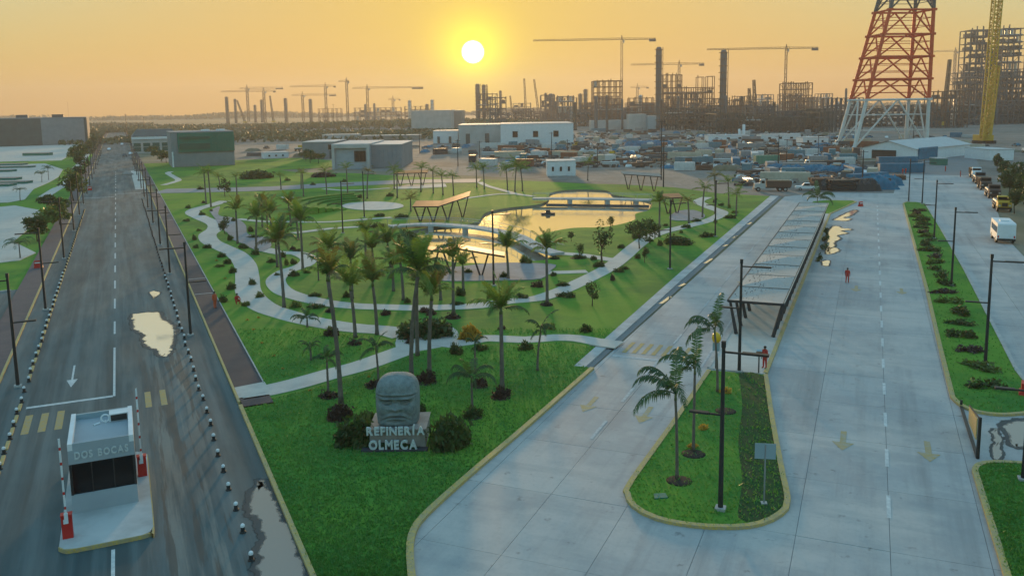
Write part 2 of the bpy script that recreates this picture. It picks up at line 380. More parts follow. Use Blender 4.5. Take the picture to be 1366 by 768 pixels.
# ------------------------------------------------------------------ leaves
def leaf_cloud(n, rx, ry, rz, size, clumps=8, seed=0, z0=0.0, flat=0.0, fill=.5):
    r = np.random.RandomState(seed)
    cc = r.normal(size=(clumps, 3)); cc /= np.linalg.norm(cc, axis=1)[:, None]; cc *= r.uniform(.35, .8, (clumps, 1)); cc[:, 2] = np.abs(cc[:, 2]) * (1 - flat) if flat else cc[:, 2]
    k = r.randint(0, clumps, n); d = r.normal(size=(n, 3)); d /= np.linalg.norm(d, axis=1)[:, None]
    rad = (r.uniform(fill, 1, (n, 1))) * r.uniform(.32, .55, clumps)[k][:, None]
    p = (cc[k] + d * rad) * np.array([rx, ry, rz]) + np.array([0, 0, z0 + rz * .55])
    if flat: p[:, 2] = np.abs(p[:, 2] - z0 - rz * .55) * .95 + z0
    p[:, 2] = np.maximum(p[:, 2], .03)
    a = r.normal(size=(n, 3)) + d * .8; a /= np.linalg.norm(a, axis=1)[:, None]
    b = np.cross(a, r.normal(size=(n, 3))); b /= np.linalg.norm(b, axis=1)[:, None]
    s = size * r.uniform(.6, 1.3, (n, 1))
    v = np.empty((n, 4, 3)); v[:, 0] = p - a * s; v[:, 1] = p - b * s * .45; v[:, 2] = p + a * s; v[:, 3] = p + b * s * .45
    mb = MB(); mb.v = [tuple(x) for x in v.reshape(-1, 3).tolist()]; mb.f = [(4 * i, 4 * i + 1, 4 * i + 2, 4 * i + 3) for i in range(n)]
    return mb
def frond(L, elev, droop, npair=22, width=.28, hang=.5, seed=0, thick=.018):
    """one feather leaf starting at the origin and growing along +X"""
    r = random.Random(seed); mb = MB(); pts = []; x = z = 0.0; a = elev; n = 12; y = 0.0; sw = r.uniform(-.25, .25)
    for i in range(n + 1):
        pts.append(Vector((x, y, z))); st = L / n
        x += math.cos(a) * st; z += math.sin(a) * st; y += sw * st * i / n; a -= droop * (0.35 + 1.3 * i / n) / n
    mb.path(pts, [thick * L / 2.5 * (1.6 - 1.3 * i / n) for i in range(n + 1)], 4)
    for k in range(npair):
        t = .16 + .84 * k / (npair - 1); i = min(int(t * n), n - 1); p = pts[i].lerp(pts[i + 1], t * n - i); d = (pts[i + 1] - pts[i]).normalized()
        up = Vector((0, 1, 0)).cross(d) * -1
        ll = L * width * (math.sin(math.pi * min(1, (.12 + .8 * t))) ** .6) * r.uniform(.8, 1.1)
        for sgn in (-1, 1):
            side = Vector((0, sgn, 0)); q = (side * .72 + d * .65 + up * r.uniform(-.05, .3) - Vector((0, 0, hang * r.uniform(.6, 1.3)))).normalized()
            w = d * (L * .020); tip = p + q * ll + Vector((0, 0, -hang * ll * .35)); mid = p + q * ll * .5
            mb.add([p - w * .6, p + w * .6, mid + w, tip, mid - w], [(0, 1, 2, 4), (4, 2, 3)])
    return mb
# ------------------------------------------------------------------ ground, water
pond_px = [(532, 317), (545, 309), (575, 303), (610, 300), (636, 296.6), (649, 283.5), (680, 277), (716.7, 273), (731, 267), (735.7, 257), (763.5, 253), (807.5, 254), (819, 260), (845, 264), (867.5, 269), (866, 280), (848, 285), (845.5, 293.7), (807.5, 302.5), (763.5, 304), (728, 311), (714, 318), (722, 328), (742, 343), (700, 349), (675.7, 351), (602, 349), (555.6, 337)]
pond = smooth_line(pxs(pond_px + pond_px[:1], .1), 1.5)[:-1]
B = 3300
structure(MB().sheet([(-B, -400), (B, -400), (B, B), (-B, B)], -.03, [pond]).build('ground', M['far']))
structure(MB().sheet(pond, -.22).build('pond_water', M['water']))
bank = MB(); n = len(pond)
bank.add([(p[0], p[1], .1) for p in pond] + [(p[0], p[1], -.45) for p in pond], [(i, (i + 1) % n, n + (i + 1) % n, n + i) for i in range(n)])
structure(bank.build('pond_bank', M['soil']))
# works yard beyond the park and round the refinery
yard = pxs([(205, 215), (330, 219), (560, 231), (700, 238), (1000, 262), (1045, 263), (1190, 259), (1300, 240), (1560, 300)]) + [gp(1750, 520), gp(1500, 1500), gp(700, 1700), gp(300, 900)]
structure(MB().sheet(yard, -.012).build('works_yard_ground', M['yard']))

# lawns
lawn = [LF(22, 6.3), LF(58.4, 6.3), LF(58.4, 8.45), LF(270, 8.45), LF(345, 8.45)] + pxs([(330, 222), (400, 230), (470, 231), (540, 235), (600, 238), (700, 241), (780, 245), (830, 246), (900, 250), (960, 258), (1033, 262)], .1) \
    + [RF(70, -20.6), RF(61.7, -20.6), RF(60.8, -19.2)] + pxs([(700, 571), (640, 622), (590, 666), (565, 690), (553, 706), (547, 728), (549, 768), (560, 850)], .1)
structure(MB().sheet(lawn, .1, [pond]).build('park_lawn', M['grass']))
structure(MB().sheet([LF(60, -11.8), LF(60, -150), LF(480, -150), LF(480, -11.8)], .05).build('roadside_lawn', M['grass']))
structure(MB().sheet([LF(372, 8.6), LF(372, 70), LF(300, 90), LF(300, 8.6)], .06).build('office_lawn', M['grass']))

# ------------------------------------------------------------------ asphalt road, left
asph = bpy.data.materials.new('asphalt'); asph.use_nodes = True
def asphalt_nodes(m):
    t = m.node_tree; b = t.nodes['Principled BSDF']; L = t.links.new
    tcn = t.nodes.new('ShaderNodeTexCoord')
    def noise(scale, vec=(1, 1, 1), detail=6):
        mpn = t.nodes.new('ShaderNodeMapping'); mpn.inputs['Scale'].default_value = vec; L(tcn.outputs['Object'], mpn.inputs[0])
        n = t.nodes.new('ShaderNodeTexNoise'); n.inputs['Scale'].default_value = scale; n.inputs['Detail'].default_value = detail; n.inputs['Roughness'].default_value = .6; L(mpn.outputs[0], n.inputs['Vector']); return n.outputs['Fac']
    def mr(x, a, b_, c=0., d=1.):
        r = t.nodes.new('ShaderNodeMapRange'); L(x, r.inputs[0])
        for i, v in enumerate((a, b_, c, d)): r.inputs[1 + i].default_value = v
        return r.outputs[0]
    def mix(f, a, c):
        n = t.nodes.new('ShaderNodeMix'); n.data_type = 'RGBA'; L(f, n.inputs[0])
        for i, v in ((6, a), (7, c)):
            if hasattr(v, 'links'): L(v, n.inputs[i])
            else: n.inputs[i].default_value = (*v, 1)
        return n.outputs[2]
    def mul(a, c):
        n = t.nodes.new('ShaderNodeMath'); n.operation = 'MULTIPLY'; L(a, n.inputs[0])
        if hasattr(c, 'links'): L(c, n.inputs[1])
        else: n.inputs[1].default_value = c
        return n.outputs[0]
    sep = t.nodes.new('ShaderNodeSeparateXYZ'); L(tcn.outputs['Object'], sep.inputs[0])
    c = mix(mr(noise(.25), .35, .65), (.040, .074, .080), (.066, .102, .108))
    c = mix(mul(mr(noise(.9, (1, .03, 1)), .44, .58), .85), c, (.10, .138, .143))
    c = mix(mul(mr(noise(.6, (1, .02, 1)), .50, .60), .8), c, (.03, .056, .061))       # tyre-polished dusty streaks
    lane = mul(mr(sep.outputs['X'], -.5, .8), mr(sep.outputs['X'], 4.6, 3.6))               # muddy tracks of the lane beside the booth
    near = mr(sep.outputs['Y'], 115., 72.)
    mud = mul(mul(mr(noise(1.15, (1, .05, 1), 8), .47, .56), lane), near)
    c = mix(mul(mud, .7), c, (.20, .20, .18))
    mud2 = mul(mul(mr(noise(1.3, (1.3, .06, 1), 8), .53, .58), lane), near)
    c = mix(mul(mud2, .8), c, (.065, .062, .055))
    c = mix(mul(mr(noise(.18, (1, .12, 1)), .5, .62), .6), c, (.035, .052, .056))
    c = mix(mul(mr(noise(6.), .55, .75), .5), c, (.055, .065, .07))
    L(c, b.inputs['Base Color']); L(mr(noise(.5, (1, .15, 1)), .3, .7, .5, .85), b.inputs['Roughness']); b.inputs['Specular IOR Level'].default_value = .35
    bp = t.nodes.new('ShaderNodeBump'); bp.inputs['Strength'].default_value = .25; bp.inputs['Distance'].default_value = .03; L(noise(12.), bp.inputs['Height']); L(bp.outputs[0], b.inputs['Normal'])
asphalt_nodes(asph)
road = structure(ob('asphalt_road', MB().sheet([(-9.4, 15), (6.2, 15), (6.2, 1500), (-9.4, 1500)], 0.0).mesh('asphalt_road', asph), None, (0, 0, 0), AL))
def rpart(name, mb, m): return mb.build(name, m, road)
def rect(x0, x1, y0, y1, z): return MB().sheet([(x0, y0), (x1, y0), (x1, y1), (x0, y1)], z)
rpart('centre_line', rect(-1.66, -1.5, 65.5, 79.6, .006), M['white_line'])
s_ = 84.7
while s_ < 330: rpart('lane_dash', rect(-1.66, -1.5, s_, s_ + 5.2, .006), M['white_line']); s_ += 11.3
rpart('lane_dash', rect(-1.66, -1.5, 38.2, 41.6, .006), M['white_line'])
rpart('stop_line', rect(-7.1, -1.67, 65.35, 65.75, .005), M['white_line'])
for x in (-6.75, -5.8, -4.85): rpart('crossing_bar', rect(x - .22, x + .22, 60.0, 63.8, .006), M['yellow_line'])
for x in (.6, 1.6): rpart('crossing_bar', rect(x - .2, x + .2, 61.8, 65.4, .006), M['yellow_line'])
rpart('lane_arrow', MB().sheet([(-4.57, 71.2), (-4.57, 75.3), (-4.43, 75.3), (-4.43, 71.2), (-4.12, 71.2), (-4.5, 69.2), (-4.88, 71.2)], .006), M['white_line'])
rpart('cross_line', rect(-9.2, -1.9, 228., 228.7, .006), M['worn_line'])
rpart('cross_line', rect(-1.3, 6.0, 236., 236.6, .006), M['worn_line'])
for a, b_, w_ in ((15, 59.0, .24), (59.6, 1200, .16)):
    rpart('kerb', MB().box(6.3, (a + b_) / 2, -.02, w_, b_ - a, .2), M['yellow'])
rpart('kerb', MB().box(-9.5, 620, -.02, .18, 1200, .15), M['yellow'])
for i, (x0, x1, y0, y1, m_) in enumerate([(-11.8, -9.58, 40, 1200, 'purple'), (6.39, 8.45, 63.2, 118, 'darkpave'), (6.39, 8.45, 118, 235, 'purple'), (6.39, 8.45, 258, 1200, 'purple'), (6.43, 8.45, 58.6, 60.4, 'darkpave')]):
    rpart('pavement', MB().sheet([(x0, y0), (x1, y0), (x1, y1), (x0, y1)], .125), M[m_])
rpart('pavement_edge', MB().box(8.5, 180, 0, .1, 233, .16), M['kerbgrey'])
rpart('pale_crossing', MB().sheet([(6.39, 60.5), (8.6, 61.2), (8.6, 63.5), (6.39, 63.1)], .135), M['path'])
for yy in (98.5, 108, 171, 181): rpart('pavement_joint', rect(6.42, 8.42, yy, yy + .25, .131), M['kerbgrey'])
rpart('parking_surface', MB().sheet([(-40, 42), (-11.85, 42), (-11.85, 112), (-40, 104)], .062), asph)
rpart('parking_kerb', MB().box(-26, 108.2, .05, 28, .3, .12, .25), M['kerbgrey'])
rpart('side_pavement', rect(3.2, 6.2, 247, 330, .006), M['path'])

def blob(px_pts, z, jag=.0, seed=1, step=.8):
    p = smooth_line(pxs(px_pts + px_pts[:1], z), step)[:-1]; r = random.Random(seed)
    return [(a + r.uniform(-jag, jag), b + r.uniform(-jag, jag) * 1.5) for a, b in p]
def puddle(label, px_pts, m='puddle', z=.012, jag=.12, seed=1, group=None):
    b = blob(px_pts, z, jag * .5, seed, .45); cx_ = sum(p[0] for p in b) / len(b); cy_ = sum(p[1] for p in b) / len(b); r = random.Random(seed + 9)
    sg = 1 if sum(b[i_][0] * b[(i_ + 1) % len(b)][1] - b[(i_ + 1) % len(b)][0] * b[i_][1] for i_ in range(len(b))) > 0 else -1
    def grow(d):
        q = [];
        for i_, p in enumerate(b):
            a_, c_ = b[i_ - 2], b[(i_ + 2) % len(b)]; t_ = Vector((c_[0] - a_[0], c_[1] - a_[1]))
            t_ = t_.normalized() if t_.length > 1e-6 else Vector((1, 0)); q.append((p[0] + t_.y * sg * d, p[1] - t_.x * sg * d * 1.6))
        return q
    def soft(w0, w1, zz, name, mm, parent=None):
        inn, out_ = grow(w0), grow(w1); n_ = len(b); mb = MB().sheet(inn, zz); mb.add([(*p, zz) for p in inn] + [(*p, zz) for p in out_], [(i_, (i_ + 1) % n_, n_ + (i_ + 1) % n_, n_ + i_) for i_ in range(n_)])
        o_ = mb.build(name, mm, parent); at_ = o_.data.attributes.new('wet', 'FLOAT', 'POINT'); at_.data.foreach_set('value', [1.0] * (2 * n_) + [0.0] * n_); return o_
    k_ = min(.35, .10 * math.sqrt(area(b)))
    o = soft(-k_, k_ * .5, z, 'puddle', M[m]); soft(0, k_ * 1.4, z - .004, 'damp_margin', M['damp'], o)
    return tag(o, label, 'puddle', group)
puddle('pale sky-lit puddle in the lane ahead of the guard booth', [(176, 419), (190, 417), (211, 416), (216, 424), (229, 432), (233, 442), (231, 456), (226, 471), (216, 475), (206, 466), (194, 459), (190, 444), (180, 438)], jag=.25)
puddle('small pale puddle just beyond the large one on the asphalt road', [(198, 391), (204, 388), (214, 390), (210, 394), (205, 398), (203, 394)], seed=2)
puddle('long wet puddle along the yellow kerb beside the near lawn', [(345, 641), (352, 640), (360, 655), (372, 680), (388, 710), (402, 745), (408, 772), (385, 790), (350, 790), (344, 740), (352, 715), (338, 690), (334, 665)], 'film', jag=.28, seed=3)

# ------------------------------------------------------------------ concrete roads, right
def slab_nodes():
    m = M['slab']; t = m.node_tree; b = t.nodes['Principled BSDF']; L = t.links.new; tcn = t.nodes.new('ShaderNodeTexCoord')
    prev = b.inputs['Base Color'].links[0].from_socket
    def layer(prev, scale, vec, lo, hi, colr, k):
        mpn = t.nodes.new('ShaderNodeMapping'); mpn.inputs['Scale'].default_value = vec; L(tcn.outputs['Object'], mpn.inputs[0])
        n = t.nodes.new('ShaderNodeTexNoise'); n.inputs['Scale'].default_value = scale; n.inputs['Detail'].default_value = 7; n.inputs['Roughness'].default_value = .65; L(mpn.outputs[0], n.inputs['Vector'])
        r = t.nodes.new('ShaderNodeMapRange'); r.inputs[1].default_value = lo; r.inputs[2].default_value = hi; r.inputs[4].default_value = k; L(n.outputs['Fac'], r.inputs[0])
        x = t.nodes.new('ShaderNodeMix'); x.data_type = 'RGBA'; L(r.outputs[0], x.inputs[0]); L(prev, x.inputs[6]); x.inputs[7].default_value = (*colr, 1); return x.outputs[2]
    c = layer(prev, .7, (1, .04, 1), .48, .66, (.21, .21, .21), .6)      # tyre tracks along the lanes
    c = layer(c, .09, (1, 1, 1), .46, .58, (.50, .455, .42), .7)              # pale dusty patches
    c = layer(c, .30, (.25, 1.6, 1), .50, .62, (.27, .285, .29), .45)        # damp bands across the slabs
    c = layer(c, 1.1, (1, 1, 1), .62, .70, (.13, .125, .12), .6)             # oil and mud spots
    c = layer(c, 5.0, (1, 1, 1), .55, .75, (.25, .255, .26), .4)
    L(c, b.inputs['Base Color'])
slab_nodes()
lane_edge = [(700, 571), (640, 622), (590, 666), (565, 690), (553, 706), (547, 728), (549, 768), (560, 850)]
conc = [RF(60.8, -19.1), RF(193, -16.9)] + pxs([(1100, 257), (1192, 258), (1200, 236), (1207, 216), (1240, 205), (1300, 207), (1312, 235), (1345, 320), (1420, 400), (1640, 600), (1640, 850)]) + pxs(lane_edge[::-1])
croad = structure(ob('concrete_road', None, None, (0, 0, 0), AR))
croad_l = [(l, s) for s, l in (toR(*p) for p in conc)]
MB().sheet(croad_l, 0.0).build('road_base', M['joint'], croad)
SLW, SLL = 4.05, 6.6
cells = 0
for i in range(-9, 12):
    for j in range(3, 33):
        x0 = 1.52 + i * SLW; y0 = j * SLL
        if (j > 21 or i > 3):                            # far slabs: the material takes over
            continue
        c = clip_rect(croad_l, x0 + .012, x0 + SLW - .012, y0 + .012, y0 + SLL - .012)
        if len(c) < 3 or area(c) < .01: continue
        zz = .03 + random.uniform(-.004, .004)
        MB().prism(c, .0, zz).build('slab', M['slab'], croad); cells += 1
for x0, x1, y0, y1 in ((-40, 1.52 + 4 * SLW, 22 * SLL, 260), (1.52 + 4 * SLW, 90, 10, 260)):
    c = clip_rect(croad_l, x0, x1, y0, y1)
    if len(c) > 2: MB().sheet(c, .028).build('far_paving', M['slab'], croad)
CZ_ = .040
def cpart(name, mb, m): return mb.build(name, m, croad)
y_ = 43.0
while y_ < 180: cpart('lane_dash', rect(1.42, 1.62, y_, y_ + 2.6, CZ_), M['white_line']); y_ += 6.4
y_ = 70.0
while y_ < 180: cpart('lane_dash', rect(-14.85, -14.67, y_, y_ + 3.2, CZ_), M['worn_line']); y_ += 7.0
for yy in (54.5, 47.5): cpart('lane_dash', rect(-15.1, -14.9, yy, yy + 3.2, CZ_), M['worn_line'])
cpart('lane_line', rect(-15.0, -14.82, 59.5, 64.5, CZ_), M['worn_line'])
cpart('edge_line', rect(-11.5, -11.33, 64, 190, CZ_), M['worn_line'])
cpart('stop_line', rect(-18.7, -11.9, 64.6, 65.1, CZ_), M['worn_line'])
for k in range(8): cpart('crossing_bar', rect(-18.2 + k * .8, -17.85 + k * .8, 66.0, 69.2, CZ_), M['yellow_line'])
def arrow(x, y, m='faded'):
    cpart('lane_arrow', MB().sheet([(x - .17, y - .2), (x - .17, y + 1.7), (x + .17, y + 1.7), (x + .17, y - .2), (x + .62, y - .2), (x, y - 1.5), (x - .62, y - .2)], CZ_), M[m])
for x, y in ((-.85, 52.4), (3.75, 52.4), (-12.9, 52.5), (-16.9, 53.2), (-.9, 98), (3.6, 98), (-12.9, 98)): arrow(x, y)
# gutter strip and drain along the park lawn
cpart('gutter_strip', MB().prism([(-20.6, 60.9), (-20.6, 100), (-19.9, 193), (-18.2, 193), (-19.5, 100), (-19.7, 60.9)], 0, .13), M['gutter'])
cpart('drain_channel', MB().sheet([(-19.7, 60.9), (-19.2, 60.9), (-18.8, 100), (-17.5, 193), (-18.2, 193), (-19.5, 100)], .033), M['joint'])
for k, (y0, y1) in enumerate(((84, 88), (93, 95), (108, 112), (122, 124), (130, 133), (146, 149))):
    t_ = (y0 - 61) / 132; p = [(-19.55 + 1.2 * t_, y0), (-19.15 + 1.2 * t_, y0 + .4), (-18.95 + 1.2 * t_, y1 - .3), (-19.3 + 1.2 * t_, y1)]
    o_ = ob('puddle', MB().sheet(p, .042).mesh('puddle', M['puddle']), None, (0, 0, 0), AR); o_.data.attributes.new('wet', 'FLOAT', 'POINT').data.foreach_set('value', [.62] * len(o_.data.vertices))
    tag(o_, nth(k + 1) + ' shining patch of water from the near end of the drain beside the lawn', 'puddle', 'puddles in the drain')

def kerb(pts, z=.17, w=.14, m='yellow', parent=None, name='kerb'):
    return strip(MB(), pts, w, 0, z).build(name, M[m], parent)
k1 = kerb(smooth_line([RF(60.8, -19.1)] + pxs(lane_edge, .05), 1.5), .2, .17); k1['label'] = 'yellow painted kerb curving round the near lawn'; k1['category'] = 'kerb'

# islands
def island(label, top, grass_poly, kerb_line, z=.13):
    t = thing('traffic_island', label, 'island')
    MB().prism(grass_poly, 0, z).build('grass_surface', M[top], t)
    for kl, m_ in kerb_line: kerb(kl, z + .06, .15, m_, t)
    return t
isl_px = [(946, 494), (901, 560), (842.5, 641.7), (837, 658), (846, 675), (876, 691), (926, 700.5), (980, 702.5), (1014, 698), (1041, 685), (1050.5, 667), (1042.5, 625), (1030, 558), (1021.5, 500)]
isl = smooth_line(pxs(isl_px, .1), .6)
island('grass traffic island with drooping palms and round yellow kerb end', 'grass', isl, [(isl, 'yellow')])
flatz = smooth_line(pxs([(985, 497), (1019, 501), (1027, 558), (1039, 625), (1046, 666), (1036, 682), (1010, 694), (985, 690), (990, 640), (985, 590), (990, 540), (985, 497)], .13), .8)[:-1]
structure(MB().sheet(flatz, .137).build('bare_turf', M['turf2']))
plat = thing('shelter_platform', 'long raised concrete platform under the perforated shelter', 'platform')
PL = [RF(63.8, -10.75), RF(63.8, -6.62), RF(163.9, -6.45), RF(163.9, -10.9)]
MB().prism(PL, 0, .135).build('platform_slab', M['path'], plat)
kerb([RF(64, -6.6), RF(100, -6.55), RF(163.9, -6.45)], .19, .15, 'yellow', plat)
kerb([RF(64, -10.8), RF(163.9, -10.95)], .17, .12, 'kerbgrey', plat)
tip = [RF(164, -10.9), RF(164, -6.45), RF(172, -4.9), RF(185.3, -2.4), RF(187.5, -3.2), RF(187, -8), RF(184, -10.5)]
island('small grass tip beyond the far end of the perforated shelter', 'grass', tip, [([RF(164, -6.45), RF(172, -4.9), RF(185.3, -2.4), RF(187.5, -3.2)], 'yellow')])
med_l = [(1366 + 60, 545), (1366, 551), (1336, 553), (1306, 549.5), (1283, 541), (1271, 530)]
medk = smooth_line(pxs(med_l, .1), .8) + [RF(75, 5.85), RF(100, 6.1), RF(184.8, 6.3), RF(187.5, 7.0)]
med = medk + [RF(188, 8.6), RF(186, 10.2), RF(150, 10.6), RF(113, 10.8), RF(71, 10.6), RF(62, 11.2)]
island('long grass median with lamp posts between the two right-hand roads', 'grass', med, [(medk, 'yellow'), ([RF(186, 10.25), RF(150, 10.65), RF(113, 10.85), RF(71, 10.65), RF(62, 11.3)], 'kerbgrey')])
med2k = [RF(22, 6.1), RF(39.2, 6.04), RF(50.2, 5.9)] + smooth_line(pxs([(1301, 625), (1307, 619.5), (1325, 616.5), (1366, 618), (1440, 625)], .1), .6)
island('near grass median corner at the lower right edge', 'grass', med2k + [RF(40, 18), RF(22, 18)], [(med2k, 'yellow')])
for k, (lab, pp) in enumerate((('jagged cream puddle at the kerb by the grass tip beyond the shelter', [(1111, 293.5), (1120, 289), (1130, 284), (1140, 280), (1144, 281), (1136, 287), (1125, 290.5), (1136, 292), (1128, 294.5)]),
    ('largest cream puddle spreading from the kerb halfway along the shelter', [(1105, 309), (1111, 302), (1120, 302), (1122, 304), (1137, 306), (1122, 308), (1131, 311), (1117, 314), (1121, 318.5), (1114, 322), (1113, 328), (1107, 332), (1104, 338), (1103, 322)]),
    ('long thin puddle at the kerb just before the large cream one', [(1102, 339), (1108, 331), (1116, 331), (1120, 334), (1112, 338)]),
    ('small cream puddle by the kerb nearest the walking red figure', [(1096, 354), (1098, 348), (1106, 347), (1106, 351), (1105, 354.5)]))):
    puddle(lab, pp, z=.046, jag=.2, seed=20 + k, group='puddles by the shelter kerb')
puddle('dark muddy wet patch on the concrete between the two right medians', [(1322, 575), (1330, 571), (1336, 585), (1335, 598), (1337, 610), (1326, 612), (1323, 600), (1327, 590)], 'film', z=.046, seed=31)
puddle('wet muddy film on the concrete at the right edge between the medians', [(1336, 567), (1366, 560), (1400, 565), (1400, 590), (1366, 596), (1350, 594), (1346, 580)], 'film', z=.046, seed=32)

# ------------------------------------------------------------------ park paths
PATHS = [
    ('white diagonal path from the asphalt road to the planter junction', [(322, 525.5), (360, 519.5), (400, 510), (440, 498.5), (480, 488), (520, 474), (550, 463)], 1.25, 'path'),
    ('broad winding path nearest the asphalt road', [(300, 268), (284, 273), (262, 279), (257, 284), (268, 290), (286, 298), (287, 305), (277, 313), (281, 322), (297, 330), (315, 339), (327, 353), (330, 370), (332, 390), (350, 408), (380, 419), (411, 427), (449, 434), (482, 438), (513, 440), (540, 447)], 1.4, 'path'),
    ('path looping from the grey plaza past the palms to the pond side', [(352, 332), (373, 337), (396, 337.5), (412, 345), (404, 354), (381, 362), (368, 373), (375, 386), (396, 395), (434, 403.5), (474, 408), (520, 409.5), (560, 410.5), (607, 409), (638, 407.5), (682, 401), (716, 398), (745, 389), (770, 378), (793, 367), (815, 355), (832, 342), (848, 328), (866, 316), (885, 309), (910, 303), (935, 297), (955, 290), (963, 283), (948, 277), (932, 269), (943, 263)], 1.15, 'path'),
    ('curved white path from the planter junction to the gutter crossing', [(572, 452), (600, 459), (640, 452), (660, 451), (700, 453), (740, 450), (770, 451), (795, 455.5)], 1.0, 'path'),
    ('short spur path from the pond path to the lower footbridge', [(820, 347), (800, 344), (775, 340), (748, 338)], 1.0, 'path'),
    ('short spur path from the pond path to the lower shelter plaza', [(783, 362), (755, 363), (728, 364), (706, 366)], .9, 'path'),
    ('thin pale path running right from the grey plaza to the shrubs', [(318, 292), (345, 295), (365, 295.5), (400, 296), (440, 296), (480, 293), (522, 290)], .75, 'path'),
    ('thin pale path from the loop to the lower footbridge', [(391, 311), (415, 308), (440, 305), (470, 303), (495, 301.5), (520, 300)], .9, 'path'),
    ('small looping path on the lawn in front of the green office', [(218, 247), (232, 243), (238, 240), (230, 235), (224, 231), (228, 229)], .9, 'path'),
    ('pale footpath behind the pond near the far palms', [(640, 243), (650, 248), (675, 255), (690, 259), (712, 262)], .8, 'path'),
    ('pale footpath beyond the circular plaza edge', [(612, 266), (640, 262), (665, 259), (690, 259)], .7, 'path'),
    ('thin pale path beside the far service road', [(432, 252), (460, 254), (490, 253), (520, 251)], .8, 'path'),
]
for i, (lab, pp, w, m_) in enumerate(PATHS):
    o = structure(strip(MB(), smooth_line(pxs(pp, .12), 1.0), w, .02, .125 + .004 * i).build('footpath', M[m_])); o['label'] = lab
def flat(name, px_pts, z, m, sm=True):
    p = pxs(px_pts, z)
    if sm: p = smooth_line(p + p[:1], 1.2)[:-1]
    return structure(MB().prism(p, .02, z).build(name, M[m]))
flat('junction_paving', [(530, 446), (545, 437), (575, 432), (605, 437), (612, 448), (600, 459), (570, 466), (545, 469), (528, 462)], .115, 'path')
flat('grey_plaza', [(279, 281), (293, 275), (292, 287), (315, 291), (327.5, 300), (331, 312), (352.5, 316), (362, 327), (349, 335), (336, 331), (322, 324), (309, 318), (303, 310), (293, 303), (288, 293)], .172, 'paver')
flat('shelter_plaza', [(575, 362), (590, 357), (615, 355), (650, 351), (690, 350), (722, 351), (742, 353), (735, 360), (722, 371), (690, 373), (640, 374), (590, 374), (570, 368)], .178, 'paver')
flat('far_shelter_plaza', [(893, 288), (905, 281), (925, 280), (940, 286), (935, 292), (915, 294), (895, 293)], .18, 'paver')
flat('circular_plaza', [(497.5 + 41 * math.cos(a), 274.4 + 5.6 * math.sin(a)) for a in np.linspace(0, 2 * math.pi, 24, endpoint=False)], .2, 'path')
flat('shelter_floor', [(523, 250), (545, 246), (594, 245), (596, 249), (560, 251), (530, 252)], .15, 'path', False)
flat('pale_round_patch', [(374, 263), (384, 261), (392, 263), (384, 265.5)], .14, 'path')
structure(strip(MB(), smooth_line(pxs([(212, 255), (260, 254), (360, 251.5), (438, 247), (516, 243.5), (560, 242), (640, 241)], .12), 5), 6.0, .02, .15).build('service_road', M['greywall']))
tag(strip(MB(), pxs([(795, 455.5), (806, 457.5), (826, 460)], .2), 1.05, .14, .24).build('drain_crossing', M['path']), 'pale concrete slab bridging the drain at the end of the curved path', 'slab bridge')
# amphitheatre terraces left of the circular plaza
cxp = at(497.5, 274.4, .1)
for k in range(5):
    r0 = 8.4 + k * 1.9; pts = [(cxp[0] + r0 * math.cos(a), cxp[1] + r0 * math.sin(a)) for a in np.linspace(R(115), R(235), 20)]
    tag(strip(MB(), pts, .75, .1, .3 + .28 * k).build('grass_terrace', M['grass']), nth(k + 1) + ' curved grass step counted outward from the circular plaza', 'terrace', 'grass steps of the amphitheatre')
# pale plazas left of the road
for nm, pp, z in (('left_plaza', [(-90, 284), (20, 274), (52, 280), (55, 285), (35, 308), (18, 322), (48, 337), (26, 347), (-60, 357)], .11), ('left_plaza', [(-120, 226), (-20, 221), (60, 218), (84, 226), (78, 236), (66, 243), (45, 252), (33, 266), (10, 270), (-120, 272)], .115), ('left_plaza', [(-120, 199), (0, 196), (115, 192), (98, 204), (82, 214), (-20, 216)], .11)):
    structure(MB().prism(pxs(pp, z), .03, z).build(nm, M['path']))
structure(strip(MB(), smooth_line(pxs([(58, 263), (75, 252), (88, 245), (100, 226), (112, 212), (122, 194)], .1), 3), 1.3, .03, .13).build('footpath', M['path']))['label'] = 'pale path along the shrubs left of the asphalt road'

# ------------------------------------------------------------------ loose grass blades over the nearer lawns
def tufts(name, label, n, sampler, z, smin, smax, seed):
    r = np.random.RandomState(seed); P = []
    while len(P) < n:
        x, y, s = sampler(r)
        if s: P.append((x, y, s))
    P = np.array(P); n = len(P); a = r.uniform(0, 6.283, n); w = P[:, 2] * r.uniform(.25, .5, n); h = P[:, 2] * r.uniform(.6, 1.2, n)
    v = np.zeros((n, 3, 3)); dx, dy = np.cos(a) * w, np.sin(a) * w; lean = r.normal(size=(n, 2)) * .5 * h[:, None]
    v[:, 0] = np.stack([P[:, 0] - dx, P[:, 1] - dy, np.full(n, z)], 1); v[:, 1] = np.stack([P[:, 0] + dx, P[:, 1] + dy, np.full(n, z)], 1); v[:, 2] = np.stack([P[:, 0] + lean[:, 0], P[:, 1] + lean[:, 1], z + h], 1)
    mb = MB(); mb.v = [tuple(q) for q in v.reshape(-1, 3).tolist()]; mb.f = [(3 * i, 3 * i + 1, 3 * i + 2) for i in range(n)]
    o = mb.build(name, M['tuft']); o['kind'] = 'stuff'; tag(o, label, 'grass'); return o
def inside(poly, x, y):
    c = False; j = len(poly) - 1
    for i in range(len(poly)):
        if (poly[i][1] > y) != (poly[j][1] > y) and x < (poly[j][0] - poly[i][0]) * (y - poly[i][1]) / (poly[j][1] - poly[i][1]) + poly[i][0]: c = not c
        j = i
    return c
PATH_LINES = [(smooth_line(pxs(pp, .12), 2.5), w) for _, pp, w, _m in PATHS[:6]]
